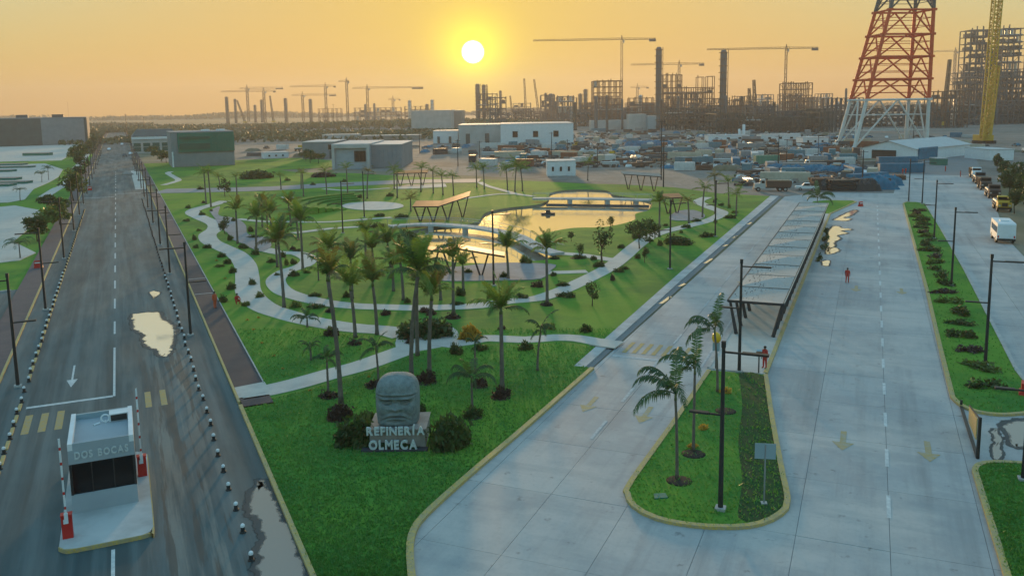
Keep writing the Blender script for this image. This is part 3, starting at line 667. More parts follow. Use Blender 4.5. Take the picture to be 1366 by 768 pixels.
def lawn_sampler(r):
    py_ = 768 - 330 * r.rand() ** 1.25; px_ = r.uniform(240, 1000); x, y = at(px_, py_, .1)
    if not inside(lawn, x, y): return 0, 0, 0
    for L_, w in PATH_LINES:
        if min((x - a) ** 2 + (y - b) ** 2 for a, b in L_) < (w + .6) ** 2: return 0, 0, 0
    if abs(x - HX0 - .3) < 2.1 and -.2 < y - HY0 < 3.8: return 0, 0, 0
    return x, y, r.uniform(.05, .115) * (1 + y / 160)
HX0, HY0 = at(528, 603)
tufts('grass_blades', 'short uneven grass blades over the near park lawn', 36000, lawn_sampler, .1, .1, .2, 1)
def isl_sampler(r):
    poly = (isl, med, med2k + [RF(40, 18), RF(22, 18)])[r.randint(3)]
    px_, py_ = ((r.uniform(835, 1052), r.uniform(492, 703)), (r.uniform(1200, 1366), r.uniform(280, 555)), (r.uniform(1298, 1366), r.uniform(615, 768)))[0 if poly is isl else 1 if poly is med else 2]
    x, y = at(px_, py_, .13); return (x, y, r.uniform(.07, .16)) if inside(poly, x, y) else (0, 0, 0)
tufts('grass_blades', 'short uneven grass blades on the right-hand islands and medians', 9000, isl_sampler, .13, .1, .2, 2)
# ------------------------------------------------------------------ guard booth
def text_mesh(ch, size, depth, m, bold=.012):
    cu = bpy.data.curves.new('t', 'FONT'); cu.body = ch; cu.size = size; cu.extrude = depth / 2; cu.offset = bold * size; cu.resolution_u = 3
    o = bpy.data.objects.new('t', cu); COL.objects.link(o)
    me = bpy.data.meshes.new_from_object(o.evaluated_get(bpy.context.evaluated_depsgraph_get()))
    bpy.data.objects.remove(o); bpy.data.curves.remove(cu); me.materials.clear(); me.materials.append(m); return me
def letters(text, parent, x0, x1, y, z, height, depth, m, bold=.03):
    ms = [(c, text_mesh(c, 1.0, depth, m, bold) if c != ' ' else None) for c in text]
    ws = []
    for c, me in ms:
        if me is None: ws.append((0, .38)); continue
        xs = [v.co.x for v in me.vertices]; ws.append((min(xs), max(xs) - min(xs)))
    gap = .13; tot = sum(w for _, w in ws) + gap * (len(ws) - 1); sx = (x1 - x0) / tot; sz = height / .70; x = x0
    for (c, me), (mn, w) in zip(ms, ws):
        if me is not None:
            for v in me.vertices: v.co = ((v.co.x - mn) * sx, -v.co.z, v.co.y * sz)
            ob('letter', me, parent, (x, y, z))
        x += (w + gap) * sx
def booth():
    isl = thing('booth_island', 'pale concrete island with yellow edge under the guard booth', 'island', LF(0, 0), AL)
    p = [(-3.85, 52.5), (-3.85, 42.6), (-3.6, 42.25), (-3.1, 42.1), (-.3, 42.1), (.05, 42.3), (.2, 42.8), (.2, 52.5), (-.3, 53.2), (-3.3, 53.2)]
    MB().prism(p, 0, .2).build('island_slab', M['gutter'], isl)
    ml = [(x, y) for x, y in p[1:8]]
    strip(MB(), smooth_line(ml, .4), .045, 0, .195).build('yellow_edge', M['yellow'], isl)
    b = thing('guard_booth', 'small grey guard booth with wide dark window and raised lettering', 'booth', LF(0, 0), AL)
    x0, x1, y0, y1, zt = -3.4, -.38, 46.0, 50.8, 3.75
    MB().box((x0 + x1) / 2, (y0 + y1) / 2, .2, x1 - x0, y1 - y0, .95).build('lower_wall', M['boothgrey'], b)
    MB().box((x0 + x1) / 2, (y0 + y1) / 2, 2.75, x1 - x0, y1 - y0, .72).build('upper_wall', M['boothgrey'], b)
    MB().box((x0 + x1) / 2, (y0 + y1) / 2, 1.15, x1 - x0 - .16, y1 - y0 - .16, 1.6).build('window', M['glass'], b)
    for x in (x0 + .06, x1 - .06):
        for y in (y0 + .06, y1 - .06): MB().box(x, y, 1.15, .12, .12, 1.6).build('corner_post', M['black'], b)
    for x in (x0 + 1.0, x0 + 2.0): MB().box(x, y0 + .06, 1.15, .05, .06, 1.6).build('mullion', M['black'], b)
    MB().box(x1 - .055, 48.9, 1.15, .1, 1.0, 1.6).build('door_leaf', M['boothgrey'], b)
    pr = MB().box(x0 + .11, (y0 + y1) / 2, 3.47, .22, y1 - y0, .34); pr.build('parapet', M['white'], b)
    MB().box(x1 - .11, (y0 + y1) / 2, 3.47, .22, y1 - y0, .34).build('parapet', M['white'], b)
    MB().box((x0 + x1) / 2, y1 - .08, 3.47, x1 - x0 - .44, .16, .30).build('parapet', M['sheetblue'], b)
    MB().box((x0 + x1) / 2, y0 + .06, 3.47, x1 - x0 - .44, .12, .34).build('parapet', M['boothgrey'], b)
    hx = MB().box(-1.05, 49.9, 3.47, .95, .75, .42).build('roof_hatch', M['white'], b)
    MB().box(-1.05, 49.5, 3.52, .8, .06, .32).build('hatch_opening', M['black'], hx)
    ring = MB(); c = Vector((-1.72, 49.5, 3.72)); pts = [c + Vector((.2 * math.cos(a), .05, .2 * math.sin(a))) for a in np.linspace(0, 2 * math.pi, 17)]
    ring.path(pts, [.045] * 17, 6); ring.tube((-2.0, 49.5, 3.52), (-2.3, 49.3, 3.5), .05); ring.tube((-1.72, 49.5, 3.47), (-1.72, 49.5, 3.6), .05)
    ring.build('hose_reel', M['white'], b)
    letters('DOS BOCAS', b, x0 + .28, x1 - .28, y0 - .02, 3.0, .36, .05, M['letter'])
    for nm, x, y, lab, ln in (('a', -3.5, 43.45, 'white boom barrier with red cabinet at the left front of the booth', 3.9), ('b', -.1, 49.4, 'white boom barrier with red cabinet at the right side of the booth', 4.0)):
        t = thing('boom_barrier', lab, 'barrier gate', LF(0, 0), AL, 'boom barriers at the guard booth')
        cb = MB().box(x, y, .2, .46, .36, 1.12).build('cabinet', M['red'], t); MB().box(x, y, 1.32, .5, .4, .05).build('cabinet_lid', M['red'], cb)
        MB().box(x - .05, y - .19, .95, .18, .03, .22).build('label_plate', M['white'], cb)
        MB().box(x, y - .26, 1.0, .16, .12, .5).build('pivot', M['white'], t)
        bo = MB().box(x, y - .26, 1.25, .085, .05, ln).build('boom', M['white'], t)
        for k in range(5): MB().box(x, y - .26, 1.7 + k * ln / 5.4, .089, .054, .14).build('red_band', M['red'], bo)
booth()

# ------------------------------------------------------------------ bollards along the asphalt road
bm1 = MB().lathe([(.16, 0), (.15, .06), (.10, .08), (.095, .30)], n=10).mesh('post', M['black'], False)
bm2 = MB().lathe([(.105, .30), (.105, .40), (.06, .45)], n=10).mesh('cap', M['white'], False)
kerbseg = MB().box(0, 0, 0, .2, 1.45, .1).mesh('low_kerb', M['yellow'])
def bollard_row(l, s0, step, count, where, caps=True, seg=False):
    for i in range(count):
        s = s0 + i * step
        t = thing('bollard', f'{nth(i + 1)} black bollard from the near end {where}', 'bollard', (*LF(s + random.uniform(-.15, .15), l + random.uniform(-.06, .06)), 0), AL, 'bollards ' + where)
        ob('post', bm1, t)
        if i < 30: ob('cap', bm2, t)
        if seg and s > 70 or (seg and s < 66): tag(ob('low_kerb_block', kerbseg, None, (*LF(s + step / 2, l), 0.002), AL), f'{nth(i + 1)} low yellow kerb block from the near end {where}', 'kerb block', 'low yellow kerb blocks on the asphalt road')
bollard_row(4.05, 35.2, 2.62, 70, 'of the right-hand row')
bollard_row(-7.5, 47.0, 2.5, 62, 'of the left-hand row', seg=True)

# ------------------------------------------------------------------ street lamps
def lamp_proto(h=8.4, base='plinth'):
    t = ob('street_lamp', None)
    MB().box(0, 0, 0, .5, .5, .14).build('base', M['kerbgrey'], t)
    MB().path([(0, 0, .1), (0, 0, 1.2), (0, 0, h)], [.13, .12, .085], 10).build('pole', M['black'], t)
    MB().box(0, 0, h - .12, .2, .2, .3).build('pole_cap', M['black'], t)
    for z, sg, ln in ((h - .35, 1, 2.0), (h * .58, -1, 1.5)):
        a = MB().bar((0, 0, z), (sg * ln * .45, 0, z), .09).build('arm', M['black'], t)
        MB().box(sg * ln * .75, 0, z - .03, ln * .62, .28, .10).build('lamp_head', M['black'], a)
    return t
lampP = lamp_proto(); lamp_used = [False]
def lamp(x, y, rz, label, z=0.0, group='street lamps', s=1.0):
    o = lampP if not lamp_used[0] else copy_tree(lampP); lamp_used[0] = True
    o.location = (x, y, z); o.rotation_euler = (0, 0, rz); o.scale = (s, s, s); return tag(o, label, 'street lamp', group)
sl_ = [40, 71.2, 98.8, 133.5, 164.9, 190, 213] + [213 + 26 * k for k in range(1, 11)]
for i, s in enumerate(sl_[1:]): lamp(*LF(s, -8.1), AL + math.pi, f'{nth(i + 1)} black street lamp from the near end on the left side of the asphalt road', group='lamps left of the asphalt road')
for i, s in enumerate([80.8, 113.9, 140, 168, 196, 222, 250, 277, 305, 333, 361, 390]): lamp(*LF(s, 4.7), AL + math.pi, f'{nth(i + 1)} black street lamp from the near end on the right side of the asphalt road', group='lamps right of the asphalt road')
lamp(*at(961, 679, .13), AR, 'tall black lamp post near the round end of the palm island', .13)
lamp(*at(986, 496, .13), AR, 'black lamp post in front of the perforated shelter end', .13)
for (px_, py_), lab in zip([(1314, 488), (1269, 381), (1246, 318), (1230, 272), (1212, 269)], ['nearest black lamp post fully seen on the right grass median', 'second black lamp post from the near end of the right grass median', 'third black lamp post from the near end of the right grass median', 'black lamp post at the far right corner of the grass median', 'black lamp post at the far left corner of the grass median']):
    lamp(*at(px_, py_, .13), AR, lab, .13, 'lamps on the right median')
lamp(*at(1365, 640, .13), AR, 'black lamp post cut off by the right edge of the picture', .13, 'lamps on the right median')
for (px_, py_), lab in zip([(893.7, 359), (954, 315.5), (658.6, 381), (457.5, 311), (486, 290), (1049, 222), (1091, 215)], ['slender lamp post on the lawn right of the pond path bend', 'slender lamp post on the lawn beside the clipped hedge', 'slender lamp post before the lower copper shelter', 'slender lamp post by the thin path left of the footbridge', 'slender lamp post in front of the circular plaza', 'lamp post in the works yard above the white pickup', 'lamp post in the works yard right of the green container']):
    lamp(*at(px_, py_, .1), R(20), lab, .1, 'lamps in the park')

# ------------------------------------------------------------------ perforated shelter
perf = bpy.data.materials.new('perforated_sheet'); perf.use_nodes = True
def perf_nodes(t):
    L = t.links.new; b = t.nodes['Principled BSDF']; b.inputs['Base Color'].default_value = (.36, .35, .335, 1); b.inputs['Roughness'].default_value = .6; b.inputs['Metallic'].default_value = .15
    tcn = t.nodes.new('ShaderNodeTexCoord'); v = t.nodes.new('ShaderNodeTexVoronoi'); v.inputs['Scale'].default_value = 3.4; v.inputs['Randomness'].default_value = .55
    L(tcn.outputs['Object'], v.inputs['Vector'])
    c = t.nodes.new('ShaderNodeMath'); c.operation = 'LESS_THAN'; c.inputs[1].default_value = .26; L(v.outputs['Distance'], c.inputs[0])
    tr = t.nodes.new('ShaderNodeBsdfTransparent'); mx = t.nodes.new('ShaderNodeMixShader'); L(c.outputs[0], mx.inputs[0]); L(b.outputs[0], mx.inputs[1]); L(tr.outputs[0], mx.inputs[2]); L(mx.outputs[0], t.nodes['Material Output'].inputs['Surface'])
perf_nodes(perf.node_tree); M['perf'] = perf
sh = thing('bus_shelter', 'long shelter with folded perforated metal roof on slanted charcoal legs', 'shelter', (0, 0, 0), AR)
S0, S1, XL, XR, ZR = 74.4, 153.4, -11.0, -6.35, 3.15
npan = 13; dl = (S1 - S0) / npan
for k in range(npan):
    a, b_ = S0 + k * dl, S0 + (k + 1) * dl; fl = .42 if k % 2 else -.22
    vs = [(XL, a, ZR), (XR, a, ZR), (XR, b_, ZR), (XL, b_, ZR), ((XL + XR) / 2 + (.9 if k % 2 else -.9), (a + b_) / 2, ZR + fl)]
    mb = MB().add(vs, [(0, 1, 4), (1, 2, 4), (2, 3, 4), (3, 0, 4)]); mb.build('roof_panel', M['perf'], sh)
    MB().bar((XL, b_, ZR - .1), (XR, b_, ZR - .1), .12, .16).build('cross_beam', M['canopyframe'], sh)
    MB().bar((XL, b_, ZR + .05), (XR, b_, ZR + .05), .14, .05).build('seam_cover', M['steel'], sh)
    for sx in (-1, 1):
        xt, xf = ((XL + .12), -10.25) if sx < 0 else ((XR - .12), -7.15)
        for q in (0.02, .5):
            y = a + q * dl
            MB().path([(xf, y, .13), (xt, y + (.25 if q else 0), ZR - .12)], [.17, .11], 8).build('leg', M['canopyframe'], sh)
MB().bar((XL, S0, ZR - .1), (XR, S0, ZR - .1), .14, .2).build('end_beam', M['canopyframe'], sh)
for x in (XL, XR): MB().bar((x, S0, ZR - .07), (x, S1, ZR - .07), .12, .2).build('edge_beam', M['canopyframe'] if x == XR else M['canopyframe'], sh)
MB().bar((XR + .07, S0, ZR + .05), (XR + .07, S1, ZR + .05), .05, .08).build('edge_trim', M['pipe'], sh)
for i, (px_, py_) in enumerate(((1094, 349), (1099, 335), (1101, 322), (1103, 313))):
    x, y = at(px_, py_, .0); c = leaf_cloud(160, .55, .9, .8, .16, 5, 300 + i)
    tag(ob('scrub_plant', c.mesh('scrub', M['leaf']), None, (x, y, .03), AR), nth(i + 1) + ' dark weed tuft from the near end along the shelter kerb', 'plant', 'weeds along the shelter kerb')

# ------------------------------------------------------------------ monument
hb = at(530, 603); HX = (at(488, 603)[0] + at(565, 603)[0]) / 2 + .35; HY = hb[1]
pl = thing('monument_plinth', 'stepped stone plinth under the carved head with two rows of pale letters', 'plinth', (HX, HY, .1))
MB().box(-.2, 1.7, 0, 3.3, 2.7, 1.12).build('plinth_block', M['plinth'], pl)
MB().box(-.2, 1.7, 1.12, 3.45, 2.85, .09).build('plinth_slab', M['plinth'], pl)
MB().box(-.35, .08, 0, 3.9, .5, .1).build('letter_base', M['darkpave'], pl)
letters('REFINERÍA', pl, -1.98, 1.45, .12, .95, .46, .14, M['letter'], .035)
letters('OLMECA', pl, -1.85, 1.0, .0, .12, .52, .14, M['letter'], .035)
def stone_head():
    nu, nv = 120, 100; Wd, Dp, Hh = 1.30, 1.20, 2.95; vs = []
    def g(x, z, cx, cz, sx, sz): return math.exp(-((x - cx) / sx) ** 2 - ((z - cz) / sz) ** 2)
    for j in range(nv + 1):
        t = j / nv; z = t * Hh
        prof = (1 - abs(2 * max(t, .5) - 1) ** 3.4) ** (1 / 2.6) if t > .5 else 1 - .06 * (1 - t / .5) ** 2 - (.10 if t < .03 else 0)
        prof = max(prof, .02)
        for i in range(nu):
            a = 2 * math.pi * i / nu; ca, sa = math.cos(a), math.sin(a); e = 2 / 3.0
            x = Wd * prof * math.copysign(abs(ca) ** e, ca); y = Dp * prof * math.copysign(abs(sa) ** e, sa)
            if y < 0:
                f = min(1, -y / (Dp * .75) if prof > .2 else 0) * min(1, prof); u = x / Wd; d = 0
                d += .10 * (1 / (1 + math.exp(-(t - .655) * 90)))                       # helmet stands proud
                d += .05 * g(u, t, 0, .685, 2, .022)
                d -= .09 * g(u, t, 0, .642, 2, .010)
                d += .20 * (g(u, t, -.42, .60, .30, .028) + g(u, t, .42, .60, .30, .028))   # brows
                d -= .34 * (g(u, t, -.40, .512, .25, .045) + g(u, t, .40, .512, .25, .045))  # sockets
                d += .24 * g(u, t, 0, .47, .11, .10) + .24 * g(u, t, 0, .385, .26, .045)        # broad nose
                d -= .10 * (g(u, t, -.13, .355, .06, .014) + g(u, t, .13, .355, .06, .014))
                d += .10 * (g(u, t, -.62, .36, .26, .12) + g(u, t, .62, .36, .26, .12))        # cheeks
                k = t + .16 * u * u * 1.6                                                        # mouth with drooping corners
                d += .20 * g(u, k, 0, .275, .42, .030) + .19 * g(u, k, 0, .195, .38, .032)
                d -= .24 * g(u, k, 0, .235, .44, .013)
                d -= .09 * g(u, t, 0, .13, .5, .022); d += .10 * g(u, t, 0, .07, .38, .05)
                d -= .05 * (g(u, t, -.86, .5, .03, .3) + g(u, t, .86, .5, .03, .3)); d += .07 * (g(u, t, -.97, .46, .07, .16) + g(u, t, .97, .46, .07, .16))
                for q in (-.5, .5): d -= .03 * g(u, t, q, .85, .025, .14)
                y -= d * f
            vs.append((x, y, z))
    fs = [(j * nu + i, j * nu + (i + 1) % nu, (j + 1) * nu + (i + 1) % nu, (j + 1) * nu + i) for j in range(nv) for i in range(nu)]
    fs += [tuple(range(nu - 1, -1, -1)), tuple(range(nv * nu, nv * nu + nu))]
    return MB().add(vs, fs)
hd = stone_head().build('stone_head_statue', M['stone'], None, True); hd.location = (HX - .28, HY + 1.75, 1.31)
for sg in (-1, 1):
    e_ = MB().lathe([(.02, -.085), (.5, -.06), (.85, -.03), (1, 0), (.85, .03), (.5, .06), (.02, .085)], n=20); e_.v = [(x * .25 + sg * .5, y * .2 - .98, z + 1.49) for x, y, z in e_.v]
    ey = e_.build('eye', M['stone'], hd, True)
    for zz, up in ((1.575, .03), (1.40, -.03)):
        MB().path([(sg * .5 + .30 * c, -1.0 - .12 * math.cos(c * 1.4), zz - up * 2.2 * c * c) for c in np.linspace(-1, 1, 9)], [.02] + [.035] * 7 + [.02], 8).build('eyelid', M['stone'], ey, True)
tag(hd, 'large carved grey-green stone head wearing a helmet on the monument plinth', 'statue')

# ------------------------------------------------------------------ signs and small things on the islands
x, y = at(1019, 671, .13); t = thing('road_sign', 'pale blue blank backed road sign on a grey post at the palm island', 'sign', (x, y, .13), R(-8))
MB().path([(0, 0, 0), (0, 0, 3.1)], [.045, .04], 8).build('post', M['steel'], t)
MB().box(0, 0, 2.35, 1.02, .03, .8).build('sign_panel', M['sheetblue'], t)
for z in (2.55, 2.95): MB().box(0, .03, z, .8, .03, .05).build('brace', M['steel'], t)
MB().box(0, 0, 0, .3, .3, .06).build('footing', M['kerbgrey'], t)
x, y = at(1012, 497, .13); t = thing('control_post', 'small black post with a slanted pale panel beside the red worker', 'post', (x, y, .13), R(-10))
MB().path([(0, 0, 0), (0, 0, 1.45)], [.05, .05], 8).build('pole', M['black'], t); MB().box(0, 0, 1.4, .4, .3, .2).build('panel_box', M['black'], t); MB().bar((0, -.14, 1.68), (0, .1, 1.75), .4, .05).build('panel', M['sheetblue'], t)
x, y = at(955, 491, .13); t = thing('traffic_signal', 'yellow traffic signal head on a grey box post behind the island palms', 'signal', (x, y, .13), AR)
MB().path([(0, 0, 0), (0, 0, 1.5)], [.07, .07], 8).build('pole', M['black'], t); MB().box(0, 0, 1.4, .5, .35, .62).build('control_box', M['sheetblue'], t)
hd_ = MB().lathe([(.12, 2.02), (.3, 2.12), (.36, 2.4), (.28, 2.66), (.1, 2.8)], 0, 0, 10).build('signal_head', M['amber'], t, True); MB().box(0, 0, 1.99, .2, .2, .06).build('bracket', M['black'], t)
x, y = at(881, 662, .13); tag(MB().prism([(x - .35, y - .3), (x + .35, y - .2), (x + .3, y + .3), (x - .3, y + .25)], .12, .19).build('access_cover', M['greenclad']), 'small green access cover on the palm island grass', 'cover')
ga, gb = Vector((*at(1282, 543), 0)), Vector((*at(1304, 612), 0)); t = thing('gate_leaf', 'dark gate leaf with an orange panel between the two right medians', 'gate', gb); e = ga - gb
MB().bar((0, 0, .08), (e.x, e.y, .08), .16, .14).build('bottom_rail', M['black'], t); MB().bar((0, 0, 0), (0, 0, 2.45), .14).build('post', M['black'], t); MB().bar((e.x, e.y, 0), (e.x, e.y, .5), .12).build('post', M['black'], t)
MB().bar((0, 0, 2.35), (e.x * .55, e.y * .55, 1.5), .07).build('stay', M['black'], t)
n_ = Vector((e.y, -e.x, 0)).normalized() * .03
q = [Vector((e.x * u, e.y * u, z)) for u, z in ((.12, .75), (.52, .55), (.52, 1.55), (.12, 2.0))]
MB().add([p + n_ for p in q] + [p - n_ for p in q], [(0, 1, 2, 3), (7, 6, 5, 4), (0, 4, 5, 1), (1, 5, 6, 2), (2, 6, 7, 3), (3, 7, 4, 0)]).build('panel', M['yellow'], t)
def red_barrier(px_, py_, label, rz, m='red', s=1.0, z=.0):
    x, y = at(px_, py_, z); t = thing('plastic_barrier', label, 'barrier', (x, y, z), rz, 'plastic barriers'); t.scale = (s, s, s)
    MB().box(0, 0, 0, 1.1, .5, .35, taper=.85).build('foot', M[m], t); MB().box(0, 0, .35, 1.0, .22, .6, taper=.95).build('panel', M[m], t); MB().box(0, -.115, .6, .8, .01, .15).build('stripe', M['white'], t)
red_barrier(51.5, 357, 'red plastic barrier on the brown pavement left of the asphalt road', AL, z=.13)
red_barrier(120, 254, 'faded red plastic barrier far along the left kerb of the asphalt road', AL)
red_barrier(1148, 275.5, 'red and white plastic barrier at the far grass tip by the shelter', R(30))
red_barrier(1364, 527, 'red plastic barrier cut by the right edge on the median kerb', R(60))
x, y = at(170, 233); t = thing('sand_heap', 'small pale sand heap on the right side of the asphalt road', 'heap', (x, y, 0))
MB().lathe([(2.0, 0), (1.5, .5), (.8, .95), (.25, 1.15)], 0, 0, 14).build('heap_body', M['plinth'], t, True)

# ------------------------------------------------------------------ people
def skin_body(J, E, Rd, name, mat_fn, mats, sub=2):
    me = bpy.data.meshes.new(name); keys = list(J); idx = {k: i for i, k in enumerate(keys)}
    me.from_pydata([J[k] for k in keys], [(idx[a], idx[b]) for a, b in E], []); o = bpy.data.objects.new(name, me); COL.objects.link(o)
    o.modifiers.new('s', 'SKIN'); 
    for k in keys: r = Rd[k]; me.skin_vertices[0].data[idx[k]].radius = r if hasattr(r, '__len__') else (r, r)
    me.skin_vertices[0].data[idx['pelvis']].use_root = True
    o.modifiers.new('u', 'SUBSURF').levels = sub
    m2 = bpy.data.meshes.new_from_object(o.evaluated_get(bpy.context.evaluated_depsgraph_get())); bpy.data.objects.remove(o); bpy.data.meshes.remove(me)
    m2.materials.clear()
    for m_ in mats: m2.materials.append(m_)
    for p in m2.polygons: p.use_smooth = True; p.material_index = mat_fn(p.center)
    m2.name = name; return m2
def person(loc, rz, label, pose='walk', suit='overall', helmet=None, group='workers in red and orange', z=0.0):
    t = thing('person', label, 'person', (*loc, z), rz, group)
    if pose == 'sit':                                    # crouching with knees drawn up
        J = dict(pelvis=(0, .0, .30), belly=(0, -.04, .48), chest=(0, -.10, .68), neck=(0, -.14, .86), head0=(0, -.16, .93), head=(0, -.18, 1.03), top=(0, -.18, 1.13),
                 shl=(-.17, -.10, .78), ell=(-.28, -.24, .58), wrl=(-.20, -.44, .50), hal=(-.17, -.52, .47), shr=(.17, -.10, .78), elr=(.28, -.22, .56), wrr=(.22, -.42, .44), har=(.19, -.50, .41),
                 hil=(-.11, -.02, .27), knl=(-.20, -.40, .50), anl=(-.18, -.30, .09), tol=(-.19, -.46, .04), hir=(.11, -.02, .27), knr=(.20, -.40, .48), anr=(.18, -.32, .09), tor=(.19, -.48, .04))
    else:
        st = {'walk': .18, 'stand': .03}[pose]; sw = st * .9
        J = dict(pelvis=(0, 0, .92), belly=(0, 0, 1.08), chest=(0, .0, 1.30), neck=(0, 0, 1.47), head0=(0, -.01, 1.53), head=(0, -.02, 1.62), top=(0, -.015, 1.71),
                 shl=(-.19, 0, 1.40), ell=(-.25, sw * .5, 1.13), wrl=(-.25, sw * .2 - .06, .88), hal=(-.245, sw * .1 - .08, .79), shr=(.19, 0, 1.40), elr=(.25, -sw * .5, 1.13), wrr=(.25, -sw * 1.2, .90), har=(.245, -sw * 1.4, .81),
                 hil=(-.10, 0, .88), knl=(-.11, -st * .7, .49), anl=(-.11, -st * .75, .09), tol=(-.12, -st * .75 - .17, .04), hir=(.10, 0, .88), knr=(.11, st * .3, .49), anr=(.11, st * 1.1, .10), tor=(.12, st * 1.1 - .17, .04))
    E = [('pelvis', 'belly'), ('belly', 'chest'), ('chest', 'neck'), ('neck', 'head0'), ('head0', 'head'), ('head', 'top'), ('chest', 'shl'), ('shl', 'ell'), ('ell', 'wrl'), ('wrl', 'hal'), ('chest', 'shr'), ('shr', 'elr'), ('elr', 'wrr'), ('wrr', 'har'),
         ('pelvis', 'hil'), ('hil', 'knl'), ('knl', 'anl'), ('anl', 'tol'), ('pelvis', 'hir'), ('hir', 'knr'), ('knr', 'anr'), ('anr', 'tor')]
    Rd = dict(pelvis=(.17, .13), belly=(.16, .125), chest=(.185, .13), neck=.062, head0=.07, head=(.088, .105), top=(.06, .07), shl=.085, ell=.058, wrl=.042, hal=(.045, .03), shr=.085, elr=.058, wrr=.042, har=(.045, .03), hil=.10, knl=.075, anl=.055, tol=(.048, .04), hir=.10, knr=.075, anr=.055, tor=(.048, .04))
    hz = J['neck'][2] + .03; wl, wr = Vector(J['hal']), Vector(J['har'])
    def mf(c):
        if c.z > hz and abs(c.x) < .14: return 1
        if (c - wl).length < .075 or (c - wr).length < .075: return 1
        if c.z < .085: return 2
        return 0
    me = skin_body(J, E, Rd, 'body', mf, [M[suit], M['skin'], M['black']]); ob('body', me, t)
    hx, hy, hzz = J['head']
    hair = MB().lathe([(.105, .02), (.112, .05), (.10, .10), (.065, .14), (.01, .155)], 0, 0, 14)
    ob('hair', hair.mesh('hair', M[helmet] if helmet else M['hair'], True), t, (hx, hy + .012, hzz - .02))
    nose = MB().add([(0, -.125, -.01), (-.018, -.10, -.015), (.018, -.10, -.015), (0, -.10, .04)], [(0, 1, 2), (0, 3, 1), (0, 2, 3)]); ob('nose', nose.mesh('nose', M['skin']), t, (hx, hy, hzz))
    for sg in (-1, 1):
        ob('eye', MB().box(sg * .034, -.098, .018, .022, .014, .012).mesh('eye', M['black']), t, (hx, hy, hzz))
        hl = J['hal' if sg < 0 else 'har']; w = J['wrl' if sg < 0 else 'wrr']; d = (Vector(hl) - Vector(w)).normalized()
        fb = MB()
        for q in range(4): o_ = Vector((0, (q - 1.5) * .02, 0)); a_ = Vector(hl) + o_; fb.path([a_, a_ + d * .045, a_ + d * (.075 + .008 * (1.5 - abs(q - 1.5))) + Vector((-sg * .02, 0, 0))], [.011, .010, .008], 5)
        th = Vector(hl) + Vector((-sg * .01, -.035, 0)); fb.path([th, th + d * .03 + Vector((0, -.02, 0)), th + d * .05 + Vector((0, -.022, 0))], [.012, .011, .008], 5)
        fb.build('fingers', M['skin'], t)
    return t
person(at(1130, 377.6), R(150), 'lone person in red overalls walking on the concrete road', 'walk', 'overall')
person(at(1020, 491, .13), R(-60), 'person in red overalls standing on the platform beside the control post', 'stand', 'overall', z=.13)
person(at(287, 411, .12), R(60), 'person in orange overalls standing on the pavement edge by the lawn', 'stand', 'overall2', z=.12)
person(at(316, 405, .1), R(40), 'person in red overalls crouching beside the winding path', 'sit', 'overall', z=.1)
for (px_, py_), lab in zip([(1204, 232.5), (1208, 232), (1233, 226), (1261, 229), (1281, 236)], ['left one of two workers in red at the road beyond the median', 'right one of two workers in red at the road beyond the median', 'worker in red standing in front of the white hangar', 'worker in red beside the teal cabin on the far road', 'worker in red at the head of the parked truck row']):
    person(at(px_, py_), R(random.uniform(0, 300)), lab, 'stand', 'overall')

# ------------------------------------------------------------------ vehicles
def wheel(parent, x, y, r=.42, w=.28):
    t = MB().tube((x - w / 2, y, r), (x + w / 2, y, r), r, n=14).build('wheel', M['tyre'], parent)
    MB().tube((x - w / 2 - .01, y, r), (x + w / 2 + .01, y, r), r * .55, n=10).build('rim', M['steel'], t)
def loft(parent, name, prof, w, m, x0=0.0, taper=1.0):   # side outline (y, z) given thickness w
    n = len(prof); zm = max(p[1] for p in prof); z0 = min(p[1] for p in prof); vs = []
    for sg in (-1, 1):
        for y, z in prof: k = 1 - (1 - taper) * max(0, (z - z0) / (zm - z0)); vs.append((x0 + sg * w / 2 * k, y, z))
    fs = [tuple(range(n)), tuple(range(2 * n - 1, n - 1, -1))] + [(i, n + i, n + (i + 1) % n, (i + 1) % n) for i in range(n)]
    o = MB().add(vs, fs).build(name, m, parent); return o
def bus(loc, rz, label):
    t = thing('minibus', label, 'bus', loc, rz); w = 2.35
    loft(t, 'body', [(-3.6, .55), (3.2, .55), (3.6, .8), (3.6, 1.45), (3.35, 2.75), (3.2, 2.9), (-3.45, 2.9), (-3.6, 2.75)], w, M['white'], taper=.97)
    for sg in (-1, 1):
        for k in range(6): MB().box(sg * (w / 2 - .004), -2.9 + k * 1.0, 1.55, .05, .86, .85).build('side_window', M['glass'], t)
    MB().box(0, 3.5, 1.55, w - .3, .06, .95).build('windscreen', M['glass'], t)
    MB().box(0, -3.62, .5, w - .05, .16, .28).build('rear_bumper', M['black'], t); MB().box(0, -3.61, .86, .9, .02, 1.7).build('rear_door', M['white'], t)
    for sg in (-1, 1):
        MB().box(sg * .98, -3.62, .9, .16, .05, .3).build('tail_light', M['red'], t)
        for y in (-2.2, 2.2): wheel(t, sg * (w / 2 - .14), y, .45)
    MB().box(0, -.5, 2.9, 1.1, 1.4, .16).build('roof_hatch', M['white'], t)
x, y = at(1337, 321); bus((x, y, .03), AR, 'white minibus driving away on the right-hand road')
